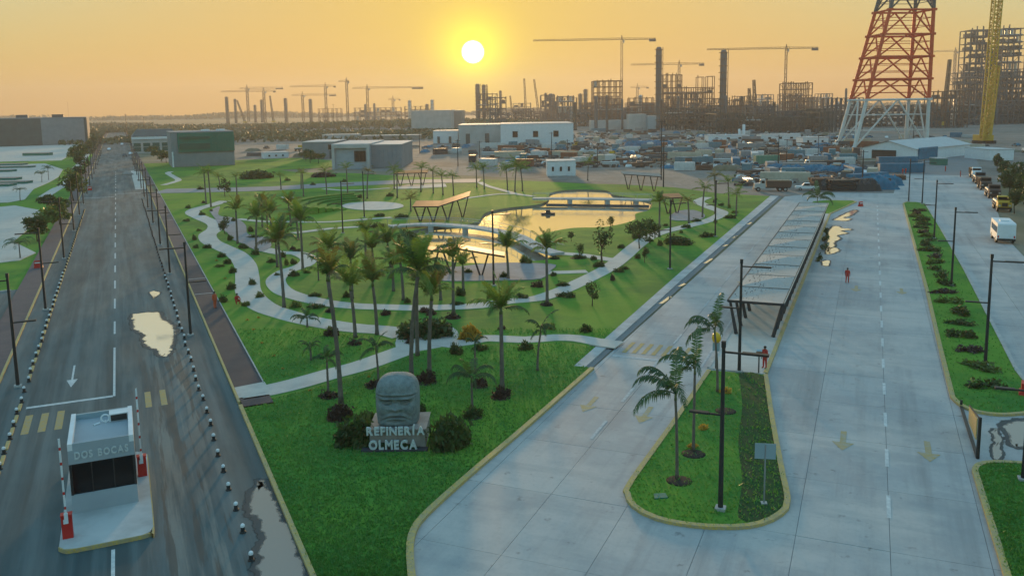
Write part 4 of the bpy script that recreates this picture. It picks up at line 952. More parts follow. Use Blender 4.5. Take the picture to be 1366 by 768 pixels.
def car(loc, rz, label, m, kind='car', group=None):
    t = thing('pickup_truck' if kind == 'pickup' else 'parked_car', label, 'pickup' if kind == 'pickup' else 'car', loc, rz, group); w = 1.8
    if kind == 'pickup':
        loft(t, 'body', [(-2.6, .5), (2.55, .5), (2.6, .85), (2.4, 1.02), (1.1, 1.08), (-2.6, 1.08)], w, m)
        loft(t, 'cab', [(-.75, 1.07), (1.15, 1.07), (.55, 1.75), (-.6, 1.78)], w - .1, m, taper=.88); loft(t, 'window_band', [(-.68, 1.15), (1.02, 1.15), (.53, 1.66), (-.58, 1.68)], w - .06, M['glass'], taper=.89)
        MB().box(0, -1.7, 1.085, 1.45, 1.6, .02).build('bed', M['black'], t)
    else:
        loft(t, 'body', [(-2.1, .4), (2.1, .4), (2.15, .7), (1.95, .88), (1.0, .95), (-1.7, 1.0), (-2.1, .9)], w, m)
        loft(t, 'cabin', [(-1.6, .98), (.95, .94), (.3, 1.42), (-1.0, 1.45)], w - .12, m, taper=.85); loft(t, 'window_band', [(-1.45, 1.03), (.80, 1.0), (.28, 1.36), (-.97, 1.39)], w - .08, M['glass'], taper=.86)
    for sg in (-1, 1):
        for y in (-1.4, 1.45): wheel(t, sg * (w / 2 - .1), y, .36, .22)
        MB().box(sg * .7, 2.12 if kind == 'car' else 2.57, .65, .3, .06, .14).build('headlight', M['pipe'], t)
    return t
def truck(loc, rz, label, cab, body='greysteel', kind='dump', group=None):
    t = thing('parked_truck', label, 'truck', loc, rz, group); w = 2.4
    MB().box(0, -.6, .75, .9, 7.4, .25).build('chassis', M['black'], t)
    loft(t, 'cab', [(1.3, .8), (2.2, .8), (3.6, .75), (3.75, .9), (3.7, 1.75), (2.55, 1.9), (2.3, 2.75), (1.3, 2.8)], w - .2, M[cab], taper=.94)
    MB().box(0, 2.46, 1.98, w - .5, .1, .6).build('windscreen', M['glass'], t)
    for sg in (-1, 1):
        MB().box(sg * 1.06, 1.85, 1.9, .08, .7, .6).build('side_window', M['glass'], t)
        MB().box(sg * .8, 3.74, 1.05, .35, .06, .25).build('headlight', M['pipe'], t)
        for y in (2.9, -1.9, -3.1): wheel(t, sg * 1.0, y, .52, .34)
    MB().box(0, 3.76, 1.0, .9, .05, .65).build('grille', M['black'], t); MB().box(0, 3.85, .5, w - .1, .18, .3).build('bumper', M['black'], t)
    if kind == 'dump':
        loft(t, 'dump_body', [(-4.4, 1.05), (.9, 1.05), (1.1, 2.5), (-4.6, 2.4)], w, M[body]); MB().box(0, -1.8, 2.4, w - .3, 4.9, .12).build('load', M['soil'], t)
        for k in range(5):
            for sg in (-1, 1): MB().box(sg * (w / 2 + .03), -4.1 + k * 1.15, 1.1, .08, .12, 1.25).build('rib', M[body], t)
    elif kind == 'pipe':
        for q in range(4): MB().tube((-.8 + .53 * q, -4.3, 1.5), (-.8 + .53 * q, 1.1, 1.5), .26, n=10).build('pipe', M['pipe'], t)
        MB().box(0, -1.7, 1.05, w, 5.6, .2).build('flatbed', M[body], t)
    return t
for i, (px_, py_, c_, k_, lab) in enumerate([(1336, 280, 'craneyellow', 'pipe', 'yellow truck with pale load at the near end of the parked row'), (1324, 263, 'rust', 'pipe', 'second truck from the near end of the row by the right hedge'), (1313, 252, 'rust', 'dump', 'third truck from the near end of the row by the right hedge'), (1306, 244, 'greysteel', 'pipe', 'fourth truck from the near end of the row by the right hedge'), (1301, 237, 'white', 'dump', 'farthest truck of the row by the right hedge')]):
    x, y = at(px_, py_); truck((x, y, .03), AR + math.pi, lab, c_, 'rust' if k_ == 'dump' else 'greysteel', k_, 'trucks parked by the right hedge')
x, y = at(1028, 255); truck((x, y, .0), R(80), 'dark loaded dump truck with pale cab crossing behind the park lawn', 'offwhite', 'rust', 'dump')
x, y = at(1076, 254); car((x, y, .0), R(75), 'white pickup truck on the cross road behind the shelter', M['white'], 'pickup')
# ------------------------------------------------------------------ park shelters and footbridges
def vshelter(label, pts, z, feet, roofm='copper', tilt=.0, depth=4.0, legs=3, zs=None, rise=.35):
    """folded roof along px points (front edge), V legs"""
    F = pxs(pts, z); t = thing('park_shelter', label, 'shelter', (F[0][0], F[0][1], .1), 0, 'copper roofed shelters in the park'); ox, oy = F[0]
    zs = zs or [z] * len(F)
    n = len(F)
    for i in range(n - 1):
        a, b = Vector((F[i][0] - ox, F[i][1] - oy, zs[i] - .1)), Vector((F[i + 1][0] - ox, F[i + 1][1] - oy, zs[i + 1] - .1))
        back = Vector((0, depth, rise)); dn = Vector((0, 0, -.14))
        vs = [a, b, b + back, a + back]; vs = vs + [v + dn for v in vs]
        MB().add(vs, [(0, 1, 2, 3), (7, 6, 5, 4), (0, 4, 5, 1), (1, 5, 6, 2), (2, 6, 7, 3), (3, 7, 4, 0)]).build('roof_panel', M[roofm], t)
        MB().bar(a + dn * .8 + Vector((0, -.06, 0)), b + dn * .8 + Vector((0, -.06, 0)), .1, .18).build('fascia', M['canopyframe'], t)
        for k in range(legs):
            q = (k + .5) / legs; p = a.lerp(b, q); g_ = Vector((p.x, p.y + depth * .3, 0))
            for sg in (-1, 1): MB().bar(g_ + Vector((sg * .12, 0, 0)), Vector((p.x + sg * 1.0, p.y + depth * (.3 + .1 * sg), p.z - .12)), .2).build('leg', M['canopyframe'], t)
    return t
vshelter('copper roofed shelter beside the footbridge left of the main pond', [(550, 275.2), (585, 275.0), (626, 268.5)], 3.0, None, legs=2, depth=6.0, zs=[3.0, 3.0, 4.0])
vshelter('low copper roofed shelter on the plaza in front of the lower pond', [(556, 329), (592, 333), (610, 331), (673, 339)], 3.2, None, legs=1, depth=2.4, zs=[3.0, 3.0, 3.25, 3.0], rise=.05)
vshelter('far copper roofed shelter by the palm cluster on the service road', [(525, 231.5), (570, 230)], 3.6, None, legs=3, depth=5)
vshelter('dark legged shelter with pale roof beyond the upper footbridge', [(831, 232), (883, 235.5)], 3.8, None, 'plinth', legs=3, depth=5)
vshelter('small copper roofed shelter on the far plaza right of the pond', [(887, 264), (911, 263)], 3.2, None, legs=2, depth=4)

def footbridge(label, pts, z, w, piers, rail=True):
    L_ = smooth_line(pxs(pts, z), 1.5); t = thing('footbridge', label, 'bridge', (L_[0][0], L_[0][1], 0)); ox, oy = L_[0]; L_ = [(a - ox, b - oy) for a, b in L_]
    strip(MB(), L_, w, z - .32, z).build('deck', M['gutter'], t)
    for px_ in piers:
        P = min(L_, key=lambda p: abs(proj(p[0] + ox, p[1] + oy, z)[0] - px_)); MB().box(P[0], P[1], -.6, .9, w * 1.7, z + .28).build('pier', M['kerbgrey'], t)
    if rail:
        for sg in (-1, 1):
            e = offset_line(L_, sg * (w - .08)); MB().path([(a, b, z + 1.0) for a, b in e], [.035] * len(e), 5).build('handrail', M['pipe'], t)
            for i in range(0, len(e), 2): MB().tube((*e[i], z), (*e[i], z + 1.0), .03, n=5).build('baluster', M['steel'], t)
footbridge('curving footbridge across the lower pond', [(520, 301), (545, 299), (575, 298), (610, 300), (640, 303), (668, 308), (690, 314), (707, 323), (722, 331), (744, 337)], .7, 1.1, (577, 623.5, 668, 700))
footbridge('straight footbridge across the upper end of the pond', [(711, 264), (760, 264), (810, 264.5), (868, 266)], 1.0, 1.3, (763.5, 806, 845.5))
weir = thing('weir_beam', 'dark low weir beam across the pond below the upper footbridge', 'weir'); W0 = pxs([(729, 272), (790, 273), (866, 274)], 0)
strip(MB(), W0, .35, -.4, .05).build('beam', M['darkpave'], weir)
x, y = at(731, 284); t = thing('floating_pump', 'small dark floating pump raft on the main pond', 'raft', (x, y, -.22)); MB().box(0, 0, -.05, 2.6, 1.8, .35).build('float', M['black'], t); MB().box(0, .2, .3, 1.0, .8, .5, taper=.7).build('pump_housing', M['black'], t)
x, y = at(600, 325); t = thing('floating_pump', 'second dark floating raft in the lower pond', 'raft', (x, y, -.22)); MB().box(0, 0, -.05, 2.0, 1.2, .3).build('float', M['black'], t); MB().box(0, 0, .25, .7, .6, .3, taper=.7).build('pump_housing', M['black'], t)

# ------------------------------------------------------------------ palms
FR = {}
def fr(kind, k):
    key = (kind, k)
    if key not in FR:
        r = random.Random(hash(key) % 9999 if False else (len(kind) * 37 + k * 13))
        if kind[:4] == 'coco':
            e, dr, hg = [(1.35, .5, .25), (1.15, 1.1, .35), (.95, 1.7, .5), (.55, 1.9, .7), (.15, 1.6, .8)][k % 5]
            mb = frond(1.0, e, dr, 20, .23, hg, k + 3)
        elif kind[:5] == 'queen':
            e, dr, hg = [(1.25, 2.4, .6), (1.05, 2.7, .8), (.8, 2.5, .9), (.5, 2.1, .9), (1.35, 1.2, .4)][k % 5]
            mb = frond(1.0, e, dr, 22, .17, hg, k + 11)
        m_ = M[{'coco': 'frond', 'coco_y': 'frond_y', 'coco_d': 'frond_d', 'coco_x': 'deadfrond', 'queen': 'frond_d', 'queen_y': 'frond_y'}[kind]]
        FR[key] = mb.mesh('frond', m_)
    return FR[key]
def trunk_mesh(h, r0, r1, lean, seed):
    r = random.Random(seed); pts = []; rad = []; n = 14; a = r.uniform(0, 6.28)
    for i in range(n + 1):
        t = i / n; pts.append((math.cos(a) * lean * t * t * h, math.sin(a) * lean * t * t * h, h * t)); rad.append((r0 + (r1 - r0) * t ** .7) * (1.25 if i == 0 else 1) * (1.06 if i % 2 else .97))
    return MB().path(pts, rad, 9), pts[-1]
far_crowns = {}
def far_crown(kind, v):
    key = (kind, v)
    if key not in far_crowns:
        r = random.Random(v * 7 + len(kind)); mb = MB(); nf = 15 if kind == 'coco' else 9
        for i in range(nf):
            e, dr = (r.uniform(.1, 1.4), r.uniform(.8, 1.9)) if kind == 'coco' else (r.uniform(.5, 1.3), 2.3)
            f = frond(1.0, e, dr, 10, .27, .5, v * 31 + i); a = i * 2.4 + r.uniform(-.3, .3); c, s = math.cos(a), math.sin(a)
            mb.add([(x * c - y * s, x * s + y * c, z) for x, y, z in f.v], f.f)
        far_crowns[key] = mb
    return far_crowns[key]
pcount = [0]
def palm(bx, by, top, cw, kind, label, group, yellow=0.0, dead=0.0, near=None, bias=0.0, z=.1, wind=False):
    """base pixel, crown-centre row, crown width in photo pixels"""
    x, y = at(bx, by, z); pcount[0] += 1; sd = pcount[0]; r = random.Random(sd * 17)
    hz = 154.6 - .0152 * bx; ppm = (by - hz) / 20.0; zc = zrow(x, y, top); Lf = max(.8, cw / ppm * (.70 if kind == 'coco' else .80))
    near = by > 300 if near is None else near
    th = max(.6, zc - z - Lf * (.22 if kind == 'coco' else .15))
    rr = .155 if kind == 'coco' else .085
    t = thing('palm_tree', label, 'palm tree', (x, y, z), 0.0 if wind else r.uniform(0, 6.28), group)
    tm, tip = trunk_mesh(th, rr * 1.15, rr * .8, r.uniform(0, .10), sd); tm.build('trunk', M['bark'], t, True)
    if near:
        MB().path([(tip[0], tip[1], tip[2] - .05), (tip[0], tip[1], tip[2] + .35 * Lf / 2)], [rr * .95, rr * .5], 8).build('crownshaft', M['shaft'], t, True)
        nf = (r.randint(13, 17) if kind == 'coco' else 6 if wind else 8)
        for i in range(nf):
            if kind == 'coco': tier = 0 if i < 5 else 1 if i < 10 else 2 if i < 14 else 3 if i < 16 else 4
            else: tier = (4 if i == 0 else i % 4)
            kk = 'coco' if kind == 'coco' else 'queen'
            u = r.random()
            if kind == 'coco' and tier >= 3 and u < dead + .25: kk = 'coco_x'
            elif u < yellow: kk = 'coco_y' if kind == 'coco' else 'queen_y'
            elif kind == 'coco' and u > .75: kk = 'coco_d'
            f = ob('frond', fr(kk, tier), t, (tip[0], tip[1], tip[2] + .1 * Lf), (math.pi + (-1.4 + 2.9 * i / max(1, nf - 1)) * (1 if i % 3 else 1.5) + r.uniform(-.2, .2)) if wind else i * 2.399 + r.uniform(-.3, .3) + bias)
            f.scale = (Lf * r.uniform(.8, 1.12),) * 3; f.rotation_euler[0] = r.uniform(-.22, .22); f.rotation_euler[1] = r.uniform(-.2, .2)
    else:
        cm = far_crown(kind, sd % 5); key = ('mesh', kind, sd % 5, yellow > .3)
        if key not in far_crowns: far_crowns[key] = cm.mesh('crown', M['frond_y' if yellow > .3 else ('frond' if kind == 'coco' else 'frond_d')])
        ob('crown', far_crowns[key], t, (tip[0], tip[1], tip[2]), r.uniform(0, 6), Lf)
    return t
G1 = 'tall palms round the planter junction'; G2 = 'palms on the lawns near the winding paths'; G3 = 'small palms on the near lawn'; G4 = 'far palms along the service road'; G5 = 'palms on the right-hand islands'; G6 = 'palms by the pond path on the right'
palm(455, 537, 362, 62, 'coco', 'tall palm with dark hanging crown and thick trunk left of the stone head', G1, .1, .3)
palm(474, 450, 378, 58, 'coco', 'palm with dark round crown standing just behind the tallest left palm', G1, .1)
palm(503, 446, 372, 62, 'coco', 'palm with pale yellow-green crown left of the planter bed', G1, .45)
palm(549, 503, 355, 84, 'coco', 'tallest palm with large dark crown directly behind the stone head', G1, .08)
palm(557, 474, 372, 56, 'coco', 'middle palm of the three trunks in front of the planter bed', G1, .3)
palm(573, 498, 390, 60, 'coco', 'right palm of the three trunks in front of the planter bed', G1, .35)
palm(670, 518, 408, 66, 'coco', 'tall brush-crowned palm on the near lawn right of the stone head', G1, .15, .3)
palm(605, 418, 340, 44, 'coco', 'palm with narrow crown in front of the lower copper shelter', G2, .15)
palm(730, 404, 330, 44, 'coco', 'slim palm beside the pond path right of the lower shelter', G2, .2)
palm(379, 410, 318, 52, 'coco', 'palm with yellowing lower fronds between the two winding paths', G2, .3)
palm(404, 361, 292, 42, 'coco', 'palm inside the bend of the looping path', G2, .12)
palm(440, 396, 330, 46, 'coco', 'palm with drooping dark crown left of the tall palm group', G2, .2, .3)
palm(425, 374, 345, 24, 'queen', 'young thin palm inside the looping path lawn', G2)
palm(317, 325, 278, 30, 'coco', 'palm at the edge of the grey plaza beside the broad path', G2, .1)
palm(342, 333, 288, 34, 'coco', 'palm on the lower corner of the grey plaza', G2, .1)
palm(357, 306, 282, 40, 'coco', 'bushy palm with brown crown right of the grey plaza', G2, .3)
palm(370, 356, 322, 36, 'coco', 'short yellowing palm left of the loop path bend', G2, .5)
palm(678, 372, 328, 44, 'coco', 'palm with leaning crown at the right end of the lower shelter', G2, .1)
palm(500, 372, 330, 42, 'coco', 'dark palm with dry fronds behind the tall palm group', G2, .1, .4)
palm(525, 388, 352, 40, 'coco', 'green palm half hidden behind the tall palm group', G2, .2)
palm(588, 400, 372, 40, 'coco', 'yellowing palm right of the tall palm group', G2, .6)
for (bx, by, tp, cw, yl, lab) in [(470, 398, 345, 44, .3, 'yellowish palm between the two path rows left of the tall group'), (522, 371, 322, 40, .1, 'palm on the lawn left of the lower pond'), (538, 400, 345, 42, .3, 'palm at the back of the tall palm group'), (618, 388, 352, 34, .1, 'short palm on the lawn below the shelter plaza'), (350, 303, 274, 30, .1, 'dark palm right of the grey plaza top corner'), (364, 320, 284, 32, .4, 'brown palm right of the grey plaza bend'), (398, 320, 282, 32, .1, 'dark palm left of the thin pale path'), (388, 302, 270, 28, .2, 'palm behind the looping path on the far lawn'), (488, 345, 308, 34, .1, 'dark palm on the lawn before the dark footbridge hedge')]:
    palm(bx, by, tp, cw, 'coco', lab, G2, yl)
palm(717, 494, 438, 46, 'queen', 'small dark palm on the near lawn below the curved path', G3)
palm(630, 548, 502, 56, 'queen', 'small spreading palm right of the stone head', G3)
palm(634, 496, 456, 30, 'queen', 'small upright palm in front of the yellow shrub', G3)
palm(438, 524, 478, 36, 'queen', 'small palm with hanging fronds on the lawn by the white diagonal path', G3)
palm(505, 510, 462, 42, 'queen', 'small palm between the tall palms and the diagonal path end', G3)
palm(410, 436, 429, 32, 'queen', 'low sprawling palm beside the broad winding path', G3, near=True)
palm(415, 480, 462, 26, 'queen', 'young blurred palm on the lawn above the white diagonal path', G3)
palm(903, 638, 520, 92, 'queen', 'nearest drooping palm on the palm island', G5, z=.13, wind=True)
palm(925, 601, 492, 74, 'queen', 'middle drooping palm on the palm island', G5, z=.13, wind=True)
palm(957, 522, 437, 66, 'queen', 'farthest drooping palm on the palm island by the signal', G5, z=.13, wind=True)
palm(1090, 275, 263, 34, 'queen', 'small palm at the far end of the perforated shelter', G5, z=.13, near=True)
for i, (bx, by, tp, cw, k_) in enumerate([(275, 272, 228, 24, 'coco'), (281.5, 276, 226, 18, 'coco'), (293.5, 250, 234, 14, 'coco'), (316.5, 265, 234, 14, 'coco'), (375, 253, 232, 14, 'coco'), (402, 252, 228, 12, 'coco'), (405, 262, 229, 14, 'coco'), (436, 262, 226, 18, 'coco'), (464, 262, 222, 18, 'coco'), (490, 265, 226, 16, 'coco'), (526, 252, 224, 20, 'coco'), (530, 264, 228, 16, 'coco'), (548, 282, 262, 20, 'coco'), (561.5, 256, 222, 18, 'coco'), (578, 258, 226, 18, 'coco'), (591, 260, 232, 18, 'coco'), (605, 261, 232, 18, 'coco'), (636, 250, 223, 20, 'coco'), (646, 252, 222, 20, 'coco'), (677, 254, 222, 26, 'coco'), (687, 256, 218, 30, 'coco'), (697, 255, 222, 26, 'coco'), (784, 241, 214, 18, 'coco')]):
    palm(bx, by, tp, cw, k_, f'{nth(i + 1)} far palm from the left along the service road and far lawn', G4, .35 if i in (5, 9, 12) else .0)
for (bx, by, tp, cw, k_, lab) in [(879.5, 316, 268, 24, 'coco', 'palm on the right pond bank before the small far shelter'), (919, 298, 265, 20, 'coco', 'brownish palm beside the far shelter plaza'), (937, 290, 248, 24, 'coco', 'tall dark palm behind the far shelter plaza'), (954, 285, 232, 20, 'coco', 'yellow topped palm near the far end of the pond path'), (982, 288, 256, 26, 'coco', 'palm on the lawn nearest the concrete road bend'), (972, 275, 240, 22, 'coco', 'palm just behind the one nearest the concrete road bend')]:
    palm(bx, by, tp, cw, k_, lab, G6, .6 if 'yellow' in lab or 'brown' in lab else .1)
for (bx, by, tp, cw, lab) in [(27, 344, 322, 30, 'small palm on the plaza lawn at the left edge'), (27, 268, 252, 14, 'small leaning palm left of the upper plaza lawn'), (65, 240, 224, 14, 'thin palm on the upper plaza left of the road'), (56, 243, 231, 14, 'bent palm on the upper plaza lawn')]:
    palm(bx, by, tp, cw, 'queen', lab, 'small palms left of the asphalt road', near=False)

# ------------------------------------------------------------------ trees
def tree(bx, by, top, cw, label, group=None, m='leaf', n=900, z=.1, d=None, size=.28):
    x, y = at(bx, by, z) if d is None else gp(bx, d); hz = 154.6 - .0152 * bx
    ppm = (by - hz) / 20.0 if d is None else 1150.0 / d
    h = (zrow(x, y, top) - z) if d is None else top; w = cw / ppm if d is None else cw; sd = int(bx * 7 + by * 3); r = random.Random(sd)
    t = thing('tree', label, 'tree', (x, y, z), r.uniform(0, 6), group); th = h * .45
    tk = MB().path([(0, 0, 0), (.04 * h * r.uniform(-1, 1), 0, th * .6), (0, .03 * h, th)], [.025 * h, .018 * h, .012 * h], 8)
    for k in range(5):
        a = k * 1.26 + r.uniform(-.3, .3); tk.path([(0, 0, th * .8), (math.cos(a) * w * .18, math.sin(a) * w * .18, th * 1.15), (math.cos(a) * w * .33, math.sin(a) * w * .33, h * .75)], [.011 * h, .007 * h, .003 * h], 5)
    tk.build('trunk', M['bark2'], t, True)
    leaf_cloud(n, w / 2 * 1.05, w / 2 * 1.05, h * .42, size * w / 3.5, 11, sd, h * .40).build('crown', M[m], t)
    return t
for (bx, by, tp, cw, lab) in [(803, 352, 293, 26, 'slender young tree on the lawn by the pond path spur'), (853, 332, 290, 28, 'dark tree beside the pond path bend'), (867, 325, 291, 26, 'leaning tree right of the pond path bend'), (845, 318, 294, 22, 'small tree on the right pond bank'), (300, 312, 290, 18, 'sparse small tree on the broad path edge'), (773, 345, 322, 14, 'small round tree on the slope below the pond'), (762, 322, 308, 12, 'tiny tree on the slope by the pond edge'), (814, 308, 287, 12, 'small flat-topped sapling on the pond shore'), (860, 350, 330, 12, 'small sapling at the right side of the pond path'), (300, 262, 240, 18, 'bushy tree between far path and service road'), (790, 408, 375, 22, 'small bent sapling on the lawn right of the pond path')]:
    tree(bx, by, tp, cw, lab, 'small trees in the park', n=420)
for i, (bx, by, tp, cw) in enumerate([(98, 268, 228, 34), (104, 250, 222, 24), (73, 288, 258, 36), (62, 310, 280, 40), (50, 322, 288, 36), (110, 232, 200, 22), (99, 216, 196, 18), (118, 205, 183, 14), (124, 197, 178, 12), (80, 300, 268, 30), (107, 222, 192, 22)]):
    tree(bx, by, tp, cw, f'{nth(i + 1)} of the bushy trees on the lawn strip left of the asphalt road', 'bushy trees left of the asphalt road', 'leaf_l' if i % 3 == 0 else 'leaf', 700)
for i, (bx, by, tp, cw) in enumerate([(1338, 262, 218, 34), (1358, 272, 222, 36), (1350, 250, 208, 32), (1366, 292, 228, 40), (1330, 240, 205, 22), (1376, 308, 240, 40), (1322, 228, 196, 16), (1345, 285, 244, 24), (1385, 280, 212, 40)]):
    tree(bx + 8, by, tp + 8, cw * .8, f'{nth(i + 1)} leafy tree of the dense hedge row behind the parked trucks', 'trees along the right edge', 'leaf', 900, size=.3)
for i, (bx, d_) in enumerate([(216, 352), (222, 345), (210, 372), (205, 395), (414, 330), (425, 325), (408, 345)]):
    tree(bx, 0, 4.6, 6.0, f'{nth(i + 1)} small bushy tree beside the far offices', 'trees by the offices', 'leaf', 320, d=d_)

# ------------------------------------------------------------------ shrubs
SH = {}
def shrub(bx, by, wpx, hpx, label, m='leaf', group='shrubs', n=420, dep=.8, rz=None, z=.1):
    x, y = at(bx, by, z); ppm = (by - (154.6 - .0152 * bx)) / 20.0; v = int(bx + by) % 4; big = wpx > 45
    key = (m, v, n)
    if key not in SH: SH[key] = leaf_cloud(int(n * 2.4), 1, 1, 1, .13, 11 + 2 * v, 50 + v, 0, flat=.15, fill=.3).mesh('foliage', M[m])
    t = thing('shrub', label, 'shrub', (x, y, z), 0, group); ob('foliage', SH[key], t, (0, 0, 0), random.uniform(-.3, .3), (wpx / ppm / 2 * 1.02, wpx / ppm / 2 * dep, hpx / ppm * 1.05))
    MB().path([(0, 0, 0), (.05, 0, hpx / ppm * .6)], [.05, .02], 5).build('stem', M['bark2'], t)
    if 'foot' in label: MB().lathe([(wpx / ppm * .46, .0), (wpx / ppm * .40, .02), (.1, .03)], n=12).build('mulch_ring', M['mulch'], t)
    return t
P_ = 'leaf_p'
for bx, by, w, h, m_, lab in [
    (452, 558, 36, 22, P_, 'large dark purple shrub at the foot of the tall left palm'), (440, 529, 28, 12, P_, 'dark shrub at the foot of the small palm by the diagonal path'), (500, 516, 26, 12, P_, 'dark shrub at the foot of the small palm behind the stone head'),
    (570, 510, 30, 20, P_, 'purple shrub at the foot of the palm right behind the stone head'), (668, 530, 30, 18, P_, 'clipped purple shrub at the foot of the tall lawn palm'), (641, 515, 24, 14, P_, 'purple shrub at the foot of the small upright palm'), (630, 556, 30, 18, 'leaf', 'green shrub at the foot of the small spreading palm'),
    (474, 459, 20, 10, P_, 'purple shrub at the foot of the dark round-crowned palm'), (444, 448, 22, 14, P_, 'purple shrub left of the tall palm on the upper lawn'), (441, 416, 14, 8, P_, 'purple shrub at the foot of the drooping crown palm'), (514, 420, 16, 9, P_, 'purple shrub between the two palm rows by the path'), (605, 424, 22, 9, P_, 'purple shrub at the foot of the narrow crown palm'), (730, 407, 18, 7, P_, 'purple shrub at the foot of the slim pond path palm'),
    (474, 594, 58, 46, 'leaf', 'large dark green bush on the left of the monument plinth'), (488, 570, 34, 24, 'leaf', 'dark bush tucked behind the left corner of the plinth'), (598, 596, 60, 48, 'leaf', 'large dark green bush on the right of the monument plinth'), (560, 552, 22, 18, 'leaf', 'dark bush behind the stone head on its right'),
    (567, 449, 76, 26, 'leaf', 'broad planter bed shrubs inside the path junction'), (545, 443, 30, 18, 'leaf_l', 'lighter shrubs at the left side of the planter bed'), (592, 444, 30, 18, P_, 'purple shrubs at the right side of the planter bed'),
    (607, 472, 24, 17, 'leaf', 'round dark shrub below the yellow shrub'), (629, 452, 34, 26, 'leaf_y', 'bright yellow leaved shrub beside the planter junction'),
    (259, 320, 8, 8, 'leaf', 'small shrub on the lawn near the far bend of the broad path'), (277, 331, 13, 7, 'leaf', 'first shrub along the left edge of the broad path'), (295, 343, 13, 8, 'leaf', 'second shrub along the left edge of the broad path'), (304, 352, 12, 9, 'leaf', 'third shrub along the left edge of the broad path'), (310, 364, 12, 10, 'leaf', 'fourth shrub along the left edge of the broad path'), (308, 386, 14, 12, 'leaf', 'fifth shrub along the left edge of the broad path above the crouching person'), (328, 408, 14, 8, 'leaf_l', 'pale shrub beside the crouching person'),
    (270, 287, 10, 7, 'leaf', 'shrub inside the far bend of the broad path'), (324, 331, 18, 7, 'leaf', 'long low shrub between broad path and grey plaza'), (306, 321, 8, 9, 'leaf', 'small upright shrub by the grey plaza'), (334, 309, 10, 8, 'leaf', 'shrub on the right side of the grey plaza'), (341, 316.5, 22, 5, 'leaf', 'low clipped hedge on the right edge of the grey plaza'), (363, 350, 14, 8, 'leaf', 'shrub left of the looping path lawn'), (391, 352, 12, 8, 'leaf', 'shrub at the inner bend of the looping path'), (393, 368, 16, 11, 'leaf', 'shrub inside the left turn of the looping path'),
    (397, 335, 14, 4, 'leaf', 'low hedge above the looping path'), (423, 410, 26, 8, 'leaf', 'long clipped hedge below the looping path'), (419, 395, 20, 6, 'leaf', 'low hedge above the lower stretch of the looping path'), (567, 416, 26, 7, P_, 'low purple hedge above the planter bed'),
    (613, 394, 18, 13, 'leaf', 'round bush on the lawn below the shelter plaza'), (611, 406, 20, 6, 'leaf', 'low hedge beside the pond path behind the planter'), (694, 397, 24, 7, 'leaf', 'low hedge on the pond path left of the slim palm'), (752, 381, 20, 8, 'leaf', 'bush above the pond path right of the slim palm'), (756, 396, 30, 8, 'leaf', 'long bush below the pond path right of the slim palm'), (771, 344, 24, 5, 'leaf', 'low hedge along the spur path to the footbridge'), (740, 345, 16, 5, 'leaf', 'low hedge by the footbridge end'),
    (902, 325, 46, 11, 'leaf', 'long oval hedge on the right lawn'), (942, 316, 22, 8, 'leaf', 'clipped hedge at the slender lamp on the right lawn'), (916, 304, 15, 6, 'leaf', 'short hedge on the pond path before the far plaza'), (930, 295.5, 14, 6, 'leaf', 'short hedge on the pond path at the far plaza'), (834, 359, 14, 6, 'leaf', 'small shrub at the lower path fork'), (800, 356, 18, 9, 'leaf', 'shrub around the slender young tree'), (829, 331, 11, 7, 'leaf', 'small shrub left of the pond path bend'), (851, 345, 9, 9, 'leaf', 'small shrub at the right side of the pond path'), (867, 322, 12, 7, 'leaf', 'shrub under the trees at the path bend'), (975, 291, 16, 6, 'leaf', 'shrub at the foot of the palm nearest the concrete road'), (850, 318, 14, 10, 'leaf', 'shrub on the pond bank below the small tree'),
    (507, 289, 16, 6, 'leaf', 'dark shrub below the circular plaza'), (535, 291, 22, 7, 'leaf', 'dark hedge before the copper shelter by the pond'), (503, 303.5, 26, 8, 'leaf', 'dark hedge at the start of the lower footbridge'), (545, 330, 40, 24, 'leaf', 'tall reeds and bush at the left end of the lower pond'), (700, 351, 22, 12, 'leaf_l', 'light green reed clump at the lower pond outlet'), (625, 364, 14, 8, 'leaf', 'planting round the left shelter leg'), (672, 370, 14, 9, 'leaf', 'planting round the right shelter leg'), (738, 368, 10, 7, 'leaf', 'small shrub right of the shelter plaza'),
    (520, 262, 12, 6, 'leaf', 'round shrub on the far lawn'), (480, 264, 8, 6, 'leaf', 'small shrub on the far lawn edge'), (384, 241, 9, 5, 'leaf', 'tiny shrub above the service road'), (418, 247, 8, 5, 'leaf', 'tiny shrub at the service road edge'), (459, 243, 7, 5, 'leaf', 'second tiny shrub at the service road edge'), (268, 253, 10, 6, 'leaf', 'dark shrub on the service road near the green office'), (430, 236, 34, 7, P_, 'reddish mound of shrubs before the grey warehouse'), (340, 238, 46, 12, 'leaf', 'broad green mound of shrubs right of the green office')]:
    shrub(bx, by, w, h, lab, m_, n=700 if w > 30 else 300)
shrub(524, 599.5, 76, 11, 'low dark hedge behind the lower row of letters', 'leaf', n=500, dep=.10)
